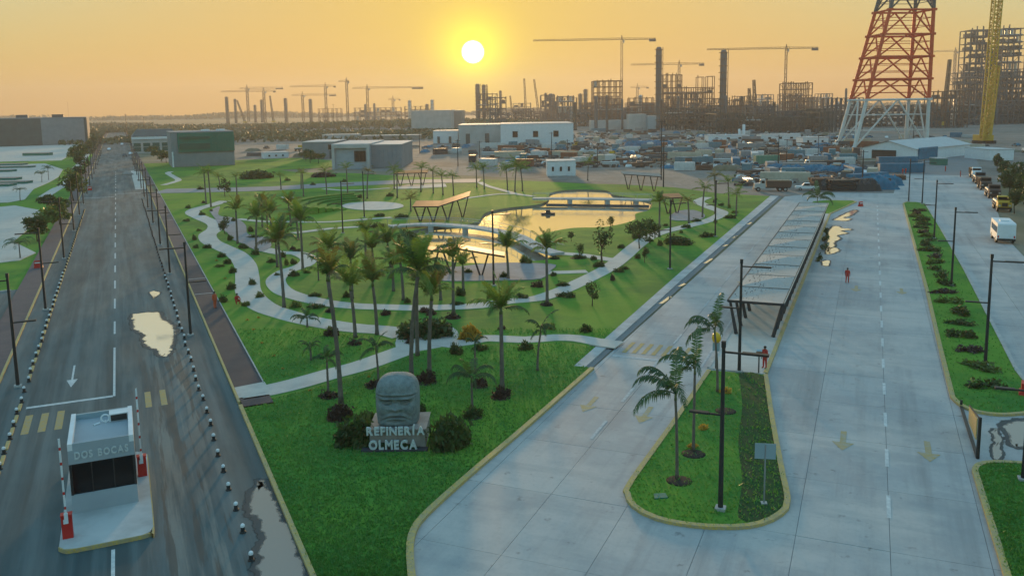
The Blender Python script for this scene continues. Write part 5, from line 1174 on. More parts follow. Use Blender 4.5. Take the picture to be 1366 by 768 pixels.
for pi, (where, cnt, w_) in ((2, ('from the grey plaza end beside the looping path', 26, 1.15)), (1, ('from the far end beside the broad winding path', 14, 1.4)), (3, ('from the planter end beside the curved white path', 6, 1.0))):
    ln = smooth_line(pxs(PATHS[pi][1], .12), 1.0); r = random.Random(400 + pi)
    for i in range(cnt):
        k = int((i + .5 + r.uniform(-.3, .3)) / cnt * (len(ln) - 1)); sd_ = r.choice((-1, 1)); a, b = ln[max(k - 1, 0)], ln[min(k + 1, len(ln) - 1)]; tv = Vector((b[0] - a[0], b[1] - a[1])).normalized(); o_ = w_ + r.uniform(.9, 2.2)
        x, y = ln[k][0] + tv.y * sd_ * o_, ln[k][1] - tv.x * sd_ * o_; px_, py_ = proj(x, y, .1); ppm = (py_ - (154.6 - .0152 * px_)) / 20.0
        shrub(px_, py_, r.uniform(.7, 1.6) * ppm, r.uniform(.5, 1.1) * ppm, f'{nth(i + 1)} scattered little shrub {where}', r.choice(['leaf', 'leaf', 'leaf_l', P_]), 'small shrubs beside the paths', 200)
# planting strip on the right median and flower clumps on the islands
for i in range(24):
    s = 66 + i * 4.6; x, y = RF(s, 8.0 + .35 * math.sin(i * 1.7)); r = random.Random(i)
    m_ = ['leaf', 'leaf_l', P_, 'leaf', 'leaf'][i % 5]; key = ('med', m_, i % 3)
    if key not in SH: SH[key] = leaf_cloud(260, 1, 1, 1, .17, 8, 90 + i % 3, 0, flat=.3).mesh('foliage', M[m_])
    t = thing('shrub', f'{nth(i + 1)} low shrub from the near end of the planting strip on the right median', 'shrub', (x, y, .13), AR, 'planting strip on the right median')
    ob('foliage', SH[key], t, (0, 0, 0), r.uniform(0, 6), (r.uniform(.7, 1.05), r.uniform(1.2, 2.1), r.uniform(.7, 1.1)))
for i, (bx, by, m_, lab) in enumerate([(906, 641, 'mulch', 'dark soil ring at the foot of the nearest island palm'), (925, 605, 'mulch', 'dark soil ring at the foot of the middle island palm'), (968, 548, 'mulch', 'dark soil patch by the far island palm')]):
    x, y = at(bx, by, .13); tag(ob('soil_ring', MB().lathe([(.7, 0), (.55, .03), (.2, .04)], n=14).mesh('ring', M[m_], True), None, (x, y, .13)), lab, 'soil ring')
for (bx, by, lab) in [(938, 572, 'yellow flowering clump in the middle of the palm island'), (925, 596, 'small yellow flowering clump behind the middle island palm'), (968, 524, 'yellow flowering clump at the far end of the palm island')]:
    shrub(bx, by, 18, 9, lab, 'leaf_y', 'flower clumps on the palm island', 160, z=.13)
for i, (bx, by) in enumerate([(289, 348), (300, 372), (330, 427), (338, 440), (349, 458), (365, 475), (377, 492), (413, 521), (492, 503), (345, 424)]):
    shrub(bx, by, 6, 3.5, f'{nth(i + 1)} tiny yellow tuft from the far end on the lawn by the asphalt road', 'leaf_y', 'tiny yellow tufts on the lawn', 60)
# ------------------------------------------------------------------ buildings
def frame_of(x0, x1, ytop, ybase):                       # facade seen between two columns and two rows -> base centre, width, height, distance
    xm = (x0 + x1) / 2; P = at(xm, ybase); a = at(x0, ybase + .0152 * (xm - x0)); b = at(x1, ybase - .0152 * (x1 - xm))
    return P, abs(b[0] - a[0]) * 1.0, zrow(P[0], P[1], ytop), P[1]
def block(name, label, cat, x0, x1, ytop, ybase, depth, wall, rz=0.0, roof=None, panels=0, group=None, overhang=.3):
    P, w, h, d = frame_of(x0, x1, ytop, ybase); rz = AL if x1 < 420 else rz; w *= .93 if x1 < 420 else 1.0; t = thing(name, label, cat, (P[0], P[1], 0), rz, group)
    MB().box(0, depth / 2, -.5, w, depth, h + .5).build('wall', M[wall], t)
    MB().box(0, depth / 2, h, w + overhang, depth + overhang, max(.25, h * .03)).build('roof', M[roof or wall], t)
    for k in range(panels):
        x = -w / 2 + (k + .5) * w / panels; MB().box(x, -.06, h * .04, w / panels - .12, .12, h * .92).build('wall_panel', M[wall], t)
    return t, w, h
# long grey hall, far left
t, w, h = block('warehouse', 'long dark grey clad hall with end coloured as lit at the far left', 'warehouse', -40, 115, 158.5, 194.5, 60, 'darkwall', roof='greywall', panels=12)
MB().box(w * .30, -.2, .1, w * .36, .25, h - .2).build('grey_cladding', M['greywall'], t)
MB().box(w / 2 + .15, 30, 0, .3, 58, h).build('end_wall_lit_tone', M['plinth'], t)  # end wall coloured pale to stand for the light falling on it
for k in range(3): MB().box(-w * .35 + k * w * .3, 20, h + .3, 7, 6, 2.2).build('roof_plant', M['greysteel'], t)
# low office wing, then the green fronted block
t, w, h = block('office_building', 'low office with dark hipped roof, white fascia and green glass', 'office', 178, 240, 182, 204, 24, 'offwhite', roof='greysteel', panels=0)
MB().box(0, -.4, h - 1.3, w + .6, .4, 1.2).build('fascia', M['white'], t)
for k in range(5): f = MB().box(-w * .4 + k * w * .2, -.1, 1.0, w * .15, .2, h * .5).build('window', M['greendark'], t); MB().box(-w * .4 + k * w * .2, -.24, 1.0 + h * .25, w * .15, .06, .2).build('transom', M['offwhite'], f)
MB().add([(-w * .5, 2, h + .2), (w * .5, 2, h + .2), (w * .5, 22, h + .2), (-w * .5, 22, h + .2), (-w * .38, 9, h + 3.5), (w * .38, 9, h + 3.5), (w * .38, 15, h + 3.5), (-w * .38, 15, h + 3.5)], [(0, 1, 5, 4), (1, 2, 6, 5), (2, 3, 7, 6), (3, 0, 4, 7), (4, 5, 6, 7)]).build('hipped_roof', M['darkwall'], t)
t, w, h = block('office_building', 'green clad upper block on a plain grey base beside the lawn', 'office', 230, 315, 176.8, 222, 24, 'greywall', roof='greywall', panels=0)
zb = h * .44
MB().box(w * .055, 11.5, zb, w * .90, 24.4, h - zb).build('green_box', M['greenclad'], t)
MB().box(-w * .13, -.9, zb + 1.0, w * .48, .4, h * .17).build('dark_window_band', M['greendark'], t)
MB().box(-w * .13, -.95, zb + h * .38, w * .48, .4, h * .07).build('upper_window_band', M['greendark'], t)
for k in range(9): MB().box(w * .16 + k * w * .042, -.82, zb + .2, .25, .2, h - zb - .4).build('cladding_rib', M['greenclad'], t)
for k in range(8): MB().box(-w * .44 + k * w * .125, -.08, .3, w * .12, .16, zb - .8).build('base_panel', M['greywall'], t)
MB().box(-w * .485, -.15, 0, .5, .4, zb + .2).build('corner_pier', M['white'], t)
for k in range(2): MB().box(w * (.1 + .25 * k), 12, h, 3, 3, .9).build('roof_unit', M['white'], t)
# grey warehouse pair
t, w, h = block('warehouse', 'plain pale grey warehouse wing behind the framed block', 'warehouse', 404, 446, 190, 212, 26, 'greywall', roof='roofsteel', panels=6)
MB().box(w * .42, -.1, 0, 1.6, .3, h * .5).build('door', M['darkwall'], t); MB().box(w * .40, -.12, h * .55, 2.0, .3, h * .3).build('window', M['glass'], t)
t, w, h = block('warehouse', 'grey framed warehouse block with a large dark window and low roof', 'warehouse', 444, 494, 193, 225.5, 34, 'boothgrey', roof='roofsteel', panels=0)
for x, sx, z0, sz in ((-w * .46, w * .08, 0, h), (w * .46, w * .08, 0, h), (0, w * .84, h * .86, h * .14)): MB().box(x, -.5, z0, sx, 1.0, sz).build('front_frame', M['offwhite'], t)
MB().box(w * .24, -.1, h * .30, w * .30, .3, h * .44).build('window', M['glass'], t)
for k in range(3): MB().box(w * (.12 + .1 * k), -.28, h * .3, .15, .1, h * .44).build('mullion', M['black'], t)
t2, w2, h2 = block('warehouse', 'dark grey side hall adjoining the framed warehouse block', 'warehouse', 495, 536, 193.5, 224, 34, 'greywall', roof='roofsteel', panels=7)
# pale factory buildings below the sun
for (x0, x1, yt, yb, dep, wm, lab, pn) in [(549, 602, 148, 174, 60, 'offwhite', 'tall pale factory block left of the sun glow', 6), (602, 617, 148, 172, 50, 'plinth', 'brownish tall end block beside the pale factory', 3), (578, 611, 175, 191, 20, 'white', 'small white shed with two doors before the pale factory', 0), (612, 668, 167, 192, 40, 'offwhite', 'long white shed with dark doors under the sun', 5), (668, 765, 165.5, 192, 46, 'white', 'longest white shed right of the sun glow', 12), (788, 838, 161, 173, 16, 'offwhite', 'low striped white shed left of the pipe racks', 8), (840, 862, 153, 174, 20, 'offwhite', 'tall pale boxy plant building before the steel frames', 3), (864, 884, 155, 174, 18, 'sheetblue', 'second boxy plant building before the steel frames', 3), (430, 478, 180, 187, 14, 'offwhite', 'thin white roofed shed behind the grey warehouse', 0), (482, 560, 181, 187, 12, 'plinth', 'low long pinkish shed behind the grey warehouse', 0), (352, 386, 204, 211, 8, 'white', 'small low white cabin on the lawn right of the green office', 4), (1016, 1068, 180, 188, 10, 'white', 'row of white site cabins at the pipe rack foot', 6), (1071, 1105, 184, 193, 10, 'white', 'white site cabin left of the lattice tower', 5), (730, 768, 215.5, 235, 8, 'white', 'white site cabin at the edge of the park', 3), (945, 1000, 181, 188, 10, 'white', 'pale cabins left of the two white silos', 6)]:
    t, w, h = block('site_building', lab, 'building', x0, x1, yt, yb, dep, wm, roof='roofsteel', panels=pn)
    if 'door' in lab:
        for q in (-.28, .18): MB().box(w * q, -.2, 0, w * .10, .3, h * .55).build('door', M['darkwall'], t)
    if 'longest' in lab or 'cabin' in lab:
        for q in range(3): MB().box(w * (-.3 + .28 * q), -.22, h * .35, w * .07, .2, h * .3).build('window', M['glass'], t)
# hangar
P, w, h, d = frame_of(1149, 1216, 197, 215.5); t = thing('hangar', 'white gable hangar with wide dark doorway before the lattice tower', 'hangar', (P[0] + 4, P[1] + 8, 0), R(-50)); dep = 44; w *= 1.1
MB().add([(-w / 2, 0, 0), (w / 2, 0, 0), (w / 2, 0, h - .6), (0, 0, h + 1.8), (-w / 2, 0, h - .6), (-w / 2, dep, 0), (w / 2, dep, 0), (w / 2, dep, h - .6), (0, dep, h + 1.8), (-w / 2, dep, h - .6)], [(0, 1, 2, 3, 4), (9, 8, 7, 6, 5), (1, 6, 7, 2), (5, 0, 4, 9)]).build('wall', M['white'], t)
for sg in (-1, 1): MB().add([(sg * (w / 2 + .6), -.6, h - .7), (0, -.6, h + 2.0), (0, dep + .6, h + 2.0), (sg * (w / 2 + .6), dep + .6, h - .7)], [(0, 1, 2, 3)]).build('roof_slope', M['roofsteel'], t)
MB().box(-w * .08, -.12, 0, w * .46, .3, h * .72).build('doorway', M['black'], t)
MB().box(w * .5 + .3, 9, .3, .4, 14, h * .85).build('blue_tarp_wall', M['tarpblue'], t)
t, w, h = block('site_building', 'teal cabin on the far road beside the hangar', 'cabin', 1250, 1264, 212, 220.5, 5, 'greenclad', roof='sheetblue')
t, w, h = block('site_building', 'pale gabled shed at the far right edge above the hedge', 'building', 1320, 1352, 200, 214, 16, 'white', roof='roofsteel')

# low cream platforms with teal sides on the left plaza
for i, (x0, x1, y0, h_) in enumerate([(-20, 30, 221, .5), (-10, 40, 224.5, .5), (-20, 14, 230, .6), (-20, 20, 241, .6), (-8, 34, 246, .6), (-20, 12, 249.5, .6), (30, 65, 208, 1.2)]):
    P, w, _, d = frame_of(x0, x1, y0 - 3, y0); tt = thing('low_platform', f'{nth(i + 1)} low cream platform with teal side from the far end of the left plaza', 'platform', (P[0], P[1], .11), 0, 'platforms on the left plaza')
    MB().box(0, 2, 0, w, 4, h_).build('side', M['greenclad'], tt); MB().box(0, 2, h_, w + .3, 4.3, .12).build('top', M['plinth'], tt)

# ------------------------------------------------------------------ steel works
def lattice_col(mb, p0, p1, w0, w1, n, r, rb, faces=4):
    p0, p1 = Vector(p0), Vector(p1); d = (p1 - p0).normalized(); u = d.orthogonal().normalized() if abs(d.z) < .9 else Vector((1, 0, 0)); v = d.cross(u).normalized(); u = v.cross(d)
    def c(t, k):
        w = w0 + (w1 - w0) * t; a, b = [(-1, -1), (1, -1), (1, 1), (-1, 1)][k % 4]; return p0.lerp(p1, t) + u * (a * w / 2) + v * (b * w / 2)
    for k in range(4): mb.bar(c(0, k), c(1, k), r)
    for i in range(n):
        t0, t1 = i / n, (i + 1) / n
        for k in range(4):
            mb.bar(c(t0, k), c(t1, k + 1), rb) if (i + k) % 2 else mb.bar(c(t0, k + 1), c(t1, k), rb)
            mb.bar(c(t1, k), c(t1, k + 1), rb)
    return mb
def tower_crane(xm, ytop, xl, xr, d, label, counter='right', m='cranesteel', yb=None):
    x, y = gp(xm, d); h = zrow(x, y, ytop); t = thing('tower_crane', label, 'crane', (x, y, 0), 0, 'tower cranes over the refinery'); k = d / 1150.0; w = max(1.6, .0022 * d)
    lattice_col(MB(), (0, 0, 0), (0, 0, h), w, w, int(h / 4), .35 * w * .5, .16 * w * .6).build('mast', M[m], t)
    for nm, xe in (('jib', xl if counter == 'right' else xr), ('counter_jib', xr if counter == 'right' else xl)):
        ln = (xe - xm) * k; n = max(3, int(abs(ln) / 4)); mb = MB(); z0 = h - .2
        hh = w * .9
        for q in (-1, 1): mb.bar((0, q * w * .4, z0), (ln, q * w * .4, z0), .35)
        mb.bar((0, 0, z0 + hh), (ln, 0, z0 + hh * .6), .35)
        for i in range(n):
            a, b = ln * i / n, ln * (i + 1) / n; c = (a + b) / 2
            for q in (-1, 1): mb.bar((a, q * w * .4, z0), (c, 0, z0 + hh * .8), .16); mb.bar((b, q * w * .4, z0), (c, 0, z0 + hh * .8), .16)
        mb.build(nm, M[m], t)
        if nm == 'counter_jib': MB().box(ln * .9, 0, h - 2.2, abs(ln) * .2, w, 2.4).build('counterweight', M['greysteel'], t)
    MB().box(w * .9, 0, h - 3.0, w * .9, w * .9, 2.4).build('cab', M['offwhite'], t)
    lattice_col(MB(), (0, 0, h), (0, 0, h + w * 2.2), w * .7, .3, 3, .3, .2).build('tower_head', M[m], t)
    return t
for a in [(829, 53, 712, 874, 800, 'largest tower crane with long left jib right of the sun'), (905, 86, 841, 938, 1000, 'tower crane between the two tall columns'), (1046, 65, 941, 1088, 820, 'tower crane beside the rusty steel frame left of the lattice tower'), (354, 122, 297, 370, 1500, 'lower of the two leftmost tower cranes'), (332, 118.5, 380, 322, 1700, 'leftmost slender tower crane on the skyline'), (436, 115.5, 389, 450, 1500, 'upper tower crane of the second skyline pair'), (405, 127.5, 450, 391, 1700, 'lower tower crane of the second skyline pair'), (464.5, 109, 454, 468, 1300, 'short armed tall crane mast on the left skyline'), (491.5, 118, 566, 472, 1300, 'tower crane with long right jib on the left skyline'), (525, 133, 535, 519, 1800, 'tiny distant tower crane left of the sun'), (850, 117, 865, 841, 1700, 'tiny distant tower crane behind the steel frames'), (1270, 69, 1240, 1300, 1500, 'distant tower crane behind the lattice tower')]:
    tower_crane(a[0], a[1], a[2], a[3], a[4], a[5], 'right' if a[2] < a[0] else 'left')
def parts(mb, many, one, m, t):                          # few pieces: one object each; many tiny ones: one part
    if not mb.f: return
    par = list(range(len(mb.v)))
    def find(i):
        while par[i] != i: par[i] = par[par[i]]; i = par[i]
        return i
    for f in mb.f:
        for q in f[1:]: par[find(f[0])] = find(q)
    gr = {}
    for f in mb.f: gr.setdefault(find(f[0]), []).append(f)
    if len(gr) > 24: o = mb.build(many, m, t); o['kind'] = 'stuff'; return
    for fs in gr.values():
        ids = sorted({i for f in fs for i in f}); mp_ = {i: k for k, i in enumerate(ids)}
        MB().add([mb.v[i] for i in ids], [tuple(mp_[i] for i in f) for f in fs]).build(one, m, t)
def steel_frame(x0, x1, ytop, d, label, nx=5, nz=5, ny=2, depth=14, m='rust', th=.6, clutter=.3, braces=True, group='steel frames of the refinery'):
    P = gp((x0 + x1) / 2, d); w = (x1 - x0) * d / 1150.0; h = zrow(P[0], P[1], ytop); t = thing('steel_frame', label, 'steel frame', (P[0], P[1], 0), 0, group); r = random.Random(int(x0 * 3 + x1))
    X = [-w / 2 + w * i / nx for i in range(nx + 1)]; Yy = [depth * j / ny for j in range(ny + 1)]; Zz = [h * k / nz for k in range(nz + 1)]
    mb = MB()
    for x in X:
        for y in Yy: mb.bar((x, y, 0), (x, y, h * r.choice((1, 1, 1, 1.04))), th)
    parts(mb, 'columns', 'column', M[m], t); mb = MB()
    for z in Zz[1:]:
        for y in Yy: mb.bar((-w / 2, y, z), (w / 2, y, z), th * .8)
        for x in X: mb.bar((x, 0, z), (x, depth, z), th * .7)
    parts(mb, 'beams', 'beam', M[m], t); mb = MB()
    if braces:
        for i in range(nx):
            for k in range(nz):
                if r.random() < .3: mb.bar((X[i], 0, Zz[k]), (X[i + 1], 0, Zz[k + 1]), th * .45)
                if r.random() < .2: mb.bar((X[i + 1], depth, Zz[k]), (X[i], depth, Zz[k + 1]), th * .45)
        parts(mb, 'braces', 'brace', M[m], t)
    mb = MB(); mb2 = MB()
    for k in range(nz):
        for i in range(nx):
            if r.random() < clutter:
                q = r.random(); cx_ = (X[i] + X[i + 1]) / 2
                if q < .5: mb.tube((cx_, depth * .5, Zz[k] + .4), (cx_, depth * .5, Zz[k + 1] - .3), (X[1] - X[0]) * .26, n=8)
                else: mb2.box(cx_, depth * .5, Zz[k] + .3, (X[1] - X[0]) * .7, depth * .6, h / nz * .5)
        if r.random() < clutter: mb.tube((-w / 2, depth * .3, Zz[k] + .9), (w / 2, depth * .3, Zz[k] + .9), .5, n=6)
    parts(mb, 'pipes', 'pipe', M['pipe' if r.random() < .3 else 'greysteel'], t)
    parts(mb2, 'equipment', 'equipment_box', M['greysteel'], t)
    return t
for a, k in [((792, 830, 108, 780, 'rusty open steel frame under the largest tower crane'), dict(nx=5, nz=8, clutter=.1, depth=20, th=.7)), ((884, 952, 117, 820, 'broad rusty steel frame between the two tall columns'), dict(nx=11, nz=7, clutter=.25, depth=20, th=.6)), ((884, 909, 100, 840, 'taller frame block behind the left tall column'), dict(nx=4, nz=8, clutter=.1, depth=10)), ((930, 938, 103, 830, 'narrow steel portal left of the right tall column'), dict(nx=1, nz=4, ny=1, clutter=0, depth=8)), ((943, 952, 102, 825, 'second narrow steel portal beside the right tall column'), dict(nx=1, nz=4, ny=1, clutter=0, depth=8)), ((1047, 1082, 111, 760, 'open rusty steel frame at the foot of the third large crane'), dict(nx=5, nz=7, clutter=.0, depth=18, th=.7)), ((968, 988, 134, 780, 'low steel frame right of the right tall column'), dict(nx=4, nz=4, clutter=.2)), ((994, 1031, 136, 770, 'low dark platform structure left of the third crane'), dict(nx=5, nz=4, clutter=.6, m='greysteel')), ((840, 872, 131, 790, 'low steel frame left of the left tall column'), dict(nx=4, nz=4, clutter=.2)), ((1107, 1150, 131, 600, 'grey steel rack immediately left of the lattice tower'), dict(nx=7, nz=4, clutter=.2, m='greysteel')), ((1243, 1290, 122, 650, 'steel rack right of the lattice tower'), dict(nx=8, nz=5, clutter=.3, m='rust')), ((738, 770, 131, 1100, 'small rusty frame among the far columns'), dict(nx=4, nz=4, clutter=.3)), ((540, 575, 142, 1500, 'hazy frame on the skyline left of the pale factory'), dict(nx=5, nz=4, clutter=.3)), ((425, 455, 145, 1500, 'hazy frame under the second crane pair'), dict(nx=5, nz=3, clutter=.3)), ((473, 535, 144, 1500, 'hazy long frame on the skyline right of the crane mast'), dict(nx=9, nz=3, clutter=.5))]:
    steel_frame(*a, **k)
# pipe racks: the long dark band
RK = [(890, 1010, 147, 690, 'rackgreen', 4, .5, 'dark green pipe rack left of the third crane'), (1005, 1112, 144, 640, 'rackgreen', 4, .5, 'dark green pipe rack below the third large crane'), (1105, 1255, 143, 700, 'greysteel', 4, .5, 'grey pipe rack behind the lattice tower'), (1240, 1400, 138, 720, 'greysteel', 5, .6, 'grey pipe rack behind the yellow crane'), (760, 900, 143, 880, 'rackgreen', 4, .7, 'dark hazy pipe rack behind the white sheds'), (955, 1110, 153, 600, 'rackgreen', 3, .4, 'front row green rack below the frames'), (660, 770, 146, 1150, 'rust', 4, .7, 'hazy pipe rack below the sun glow'), (790, 1000, 140, 1000, 'greysteel', 4, .7, 'hazy grey rack far behind the tall columns')]
for i, (x0, x1, yt, d, m_, nz, cl, lab) in enumerate(RK):
    r = random.Random(900 + i); xa = x0; k = 0
    while xa < x1 - 8:
        xb = min(x1, xa + r.uniform(22, 44)); k += 1
        steel_frame(xa, xb, yt + r.uniform(-4, 5), d + r.uniform(-18, 18), f'{nth(k)} bay from the left of the {lab}', nx=max(3, int((xb - xa) / 7)), nz=nz, ny=3, depth=32, m=r.choice([m_ if m_ != 'rust' else 'greysteel', 'greysteel', 'rackgreen']), th=.85, clutter=min(.9, cl + .2), group='pipe racks of the refinery'); xa = xb + r.uniform(0, 3)
def solid_column(xm, ytop, wpx, d, label, m='greysteel', rings=True, cat='column'):
    P = gp(xm, d); h = zrow(P[0], P[1], ytop); r = wpx * d / 1150.0 / 2; t = thing('process_column', label, cat, (P[0], P[1], 0), 0, 'columns of the refinery')
    MB().lathe([(r * 1.1, 0), (r, h * .1), (r, h * .96), (r * .7, h)], n=14).build('vessel', M[m], t, True)
    if rings:
        n = max(4, int(h / 5))
        for k in range(n): MB().lathe([(r * 1.45, h * (k + .6) / n), (r * 1.45, h * (k + .6) / n + .35)], n=12).build('platform', M['cranesteel'], t)
        MB().bar((r * 1.3, -r * .2, 0), (r * 1.3, -r * .2, h), .5).build('ladder', M['cranesteel'], t)
for a in [(878, 63, 8, 700, 'tall grey column with ringed platforms left of the wide frame'), (963.5, 67, 9, 690, 'tall scaffolded column right of the wide frame'), (638, 112, 6, 1250, 'scaffolded column left of the pair below the sun'), (646, 113, 5, 1250, 'scaffolded column right of the pair below the sun'), (668, 121, 3, 1300, 'thin stack right of the column pair below the sun'), (735, 125, 6, 1150, 'broad stubby column left of the far frames'), (728, 124, 3, 1150, 'thin column beside the broad stubby one'), (774, 125, 5, 1100, 'left of two grey columns before the largest crane'), (781, 119, 5, 1100, 'right of two grey columns before the largest crane'), (304, 129, 4, 1500, 'first hazy column from the left on the skyline'), (315, 132, 3, 1500, 'second hazy column from the left on the skyline'), (341, 140, 3, 1600, 'third hazy column from the left on the skyline'), (350, 133, 3, 1600, 'fourth hazy column from the left on the skyline'), (382, 131, 4, 1500, 'fifth hazy column from the left on the skyline'), (415, 132, 4, 1500, 'sixth hazy column from the left on the skyline'), (488, 139, 3, 1500, 'short hazy column right of the crane mast'), (500, 138, 3, 1500, 'second short hazy column right of the crane mast'), (547, 134, 4, 1400, 'stack at the left end of the pale factory'), (577, 133, 4, 1400, 'stack in the middle of the pale factory'), (570, 139, 4, 1400, 'short stack beside the middle factory stack'), (1127, 118, 3, 800, 'thin mast left of the lattice tower'), (1135, 124, 5, 800, 'pale vessel left of the lattice tower'), (992, 166, 4, 560, 'taller white silo at the foot of the pipe rack'), (986, 172, 3, 560, 'shorter white silo at the foot of the pipe rack')]:
    solid_column(*a, m='white' if 'white' in a[4] else 'pipe' if 'pale' in a[4] else 'greysteel', rings='silo' not in a[4] and 'mast' not in a[4])
for i in range(26):
    r = random.Random(950 + i); x_ = 770 + i * 22 + r.uniform(-6, 6); solid_column(x_, r.uniform(126, 141), r.uniform(2, 5), r.uniform(620, 900), f'{nth(i + 1)} slim vessel from the left standing among the pipe racks', m=r.choice(['greysteel', 'rackgreen', 'pipe', 'rust']), rings=i % 2 == 0) if not 1135 < x_ < 1250 else None
for i in range(22):
    r = random.Random(1200 + i); x_ = 630 + i * 29 + r.uniform(-8, 8); w_ = r.uniform(14, 34)
    if 1130 < x_ < 1240: continue
    steel_frame(x_, x_ + w_, r.uniform(124, 140), r.uniform(900, 1350), f'{nth(i + 1)} hazy frame from the left far behind the pipe racks', nx=max(2, int(w_ / 6)), nz=5, ny=2, depth=24, m=r.choice(['greysteel', 'greysteel', 'rust']), th=.9, clutter=.5, group='far hazy frames of the refinery')
# reactor structures, far right
for a, k in [((1288, 1320, 40, 760, 'tall left reactor tower structure behind the yellow crane'), dict(nx=4, nz=14, clutter=.6, depth=18, m='greysteel', th=.7)), ((1331, 1361, 38, 760, 'tall right reactor tower structure behind the yellow crane'), dict(nx=4, nz=14, clutter=.55, depth=18, m='greysteel', th=.7)), ((1315, 1335, 62, 790, 'middle reactor tower structure between the two tall ones'), dict(nx=3, nz=12, clutter=.7, depth=14, m='greysteel', th=.7)), ((1283, 1380, 96, 740, 'broad dense lower block of the reactor structures'), dict(nx=12, nz=9, clutter=.75, depth=26, m='greysteel', th=.7))]:
    steel_frame(*a, **k, group='reactor structures')
# red and white lattice tower
P0 = at(1188, 196); d = P0[1]; t = thing('lattice_tower', 'huge red lattice tower with white lower legs rising out of the picture', 'tower', (P0[0], P0[1], 0), R(6))
mpp = d / 1150.0; hz = lambda yy: zrow(P0[0], P0[1], yy)
base_l, base_r, dep = -51 * mpp, 51 * mpp, 17.0
lv = [0, hz(133), hz(105.5), hz(75.5), hz(45.6), hz(13), hz(-22), hz(-55)]
def lx(z): return base_l + (41 + 10 - 8) * mpp * z / hz(11.7) * .97
def legs_at(z): k = .75 + .25 * (1 - z / lv[-1]); return [(lx(z), 0), (base_r, 0), (base_r - 2 * mpp * z / lv[-1], dep * k), (lx(z) + 2 * mpp, dep * k)]
for i in range(len(lv) - 1):
    m_ = M['towerwhite'] if i == 0 else M['towerred'] if i < 5 else M['greysteel']; a, b = legs_at(lv[i]), legs_at(lv[i + 1]); z0, z1 = lv[i], lv[i + 1]
    for k in range(4):
        n_ = (k + 1) % 4
        MB().tube((*a[k], z0), (*b[k], z1), .85, .8, 8).build('leg', m_, t)
        MB().tube((*b[k], z1), (*b[n_], z1), .45, n=8).build('girder', m_, t)
        mid = ((b[k][0] + b[n_][0]) / 2, (b[k][1] + b[n_][1]) / 2, z1)
        MB().tube((*a[k], z0), mid, .38, n=6).build('brace', m_, t); MB().tube((*a[n_], z0), mid, .38, n=6).build('brace', m_, t)
        for q in (.35, .68):
            p_, s_ = [(a[k][j] + (b[k][j] - a[k][j]) * q) for j in (0, 1)], [(a[n_][j] + (b[n_][j] - a[n_][j]) * q) for j in (0, 1)]; zz = z0 + (z1 - z0) * q
            MB().tube((*p_, zz), (*s_, zz), .16, n=5).build('thin_brace', m_, t)
        MB().box(b[k][0], b[k][1], z1 - .5, 2.2, 2.2, 1.0).build('gusset', m_, t)
# yellow crawler crane
x, y = at(1313, 192); d = y; mpp = d / 1150.0; t = thing('crawler_crane', 'tall yellow lattice boom crawler crane at the right refinery edge', 'crane', (x, y, 0))
top = zrow(x, y, -30); lattice_col(MB(), (0, 0, 2.5), (6 * mpp, 0, top), 3.0, 3.2, 40, .45, .24).build('boom', M['craneyellow'], t)
lattice_col(MB(), (2, 3, 2.5), (18 * mpp, 5, zrow(x, y, 88)), 3.2, 2.0, 14, .6, .32).build('gantry_mast', M['craneyellow'], t)
MB().box(2, 5, 1.4, 5, 9, 2.6).build('machine_house', M['craneyellow'], t)
for sg in (-1, 1): MB().box(2 + sg * 2.6, 4, 0, 1.4, 9, 1.4).build('track', M['tyre'], t)
for k in range(3): MB().bar((6 * mpp * .98 + k * .8, 0, top), (18 * mpp, 5, zrow(x, y, 88)), .12).build('pendant_rope', M['black'], t)
x, y = gp(1293, 700)
# small crawler booms on the skyline
for i, (xb, yb, xt, yt, d_) in enumerate([(702, 140, 700, 105, 1150), (720, 142, 713, 106, 1150), (684, 140, 681, 128, 1300), (652, 141, 650, 113, 1200), (1008, 140, 1004, 107, 760), (1001, 138, 998, 118, 780), (1258, 128, 1262, 80, 700), (365, 153, 362, 128, 1500), (327, 153, 318, 134, 1500)]):
    x, y = gp(xb, d_); z1 = zrow(x, y, yt); tt = thing('crane_boom', f'{nth(i + 1)} raised lattice crane boom on the skyline, in left-group to right order', 'crane', (x, y, 0), 0, 'raised crane booms'); mb = lattice_col(MB(), (0, 0, 2), ((xt - xb) * d_ / 1150, 0, z1), 2.6, 1.6, 12, .7, .35); mb.build('boom', M['cranesteel'], tt); MB().box(0, 1, .5, 5, 7, 3).build('machine_house', M['craneyellow'], tt)

# ------------------------------------------------------------------ works yard
CM = [mat('container_' + n_, c_, .6, noise=(.6, tuple(v * .75 for v in c_), .15)) for n_, c_ in (('white', (.58, .58, .57)), ('grey', (.27, .28, .29)), ('blue', (.008, .16, .26)), ('rust', (.24, .085, .05)), ('green', (.06, .24, .17)), ('teal', (.07, .21, .26)), ('cream', (.48, .43, .34)), ('dark', (.05, .05, .055)))]
CN = ['white', 'grey', 'blue', 'rust red', 'green', 'teal', 'cream', 'black']
contP = {}
def container(loc, rz, ci, label, group, L=6.1):
    t = thing('shipping_container', label, 'container', loc, rz, group); k = (ci, round(L))
    if k not in contP:
        n = 14; pts = []
        for i in range(n + 1): pts.append((-L / 2 + L * i / n, -1.22 + (.06 if i % 2 else 0)))
        for i in range(n, -1, -1): pts.append((-L / 2 + L * i / n, 1.22 - (.06 if i % 2 else 0)))
        contP[k] = (MB().prism(pts, 0.1, 2.6).mesh('body', CM[ci]), MB().box(L / 2 + .04, 0, .15, .08, 2.2, 2.35).mesh('door', CM[ci]))
    ob('body', contP[k][0], t); ob('door', contP[k][1], t); return t
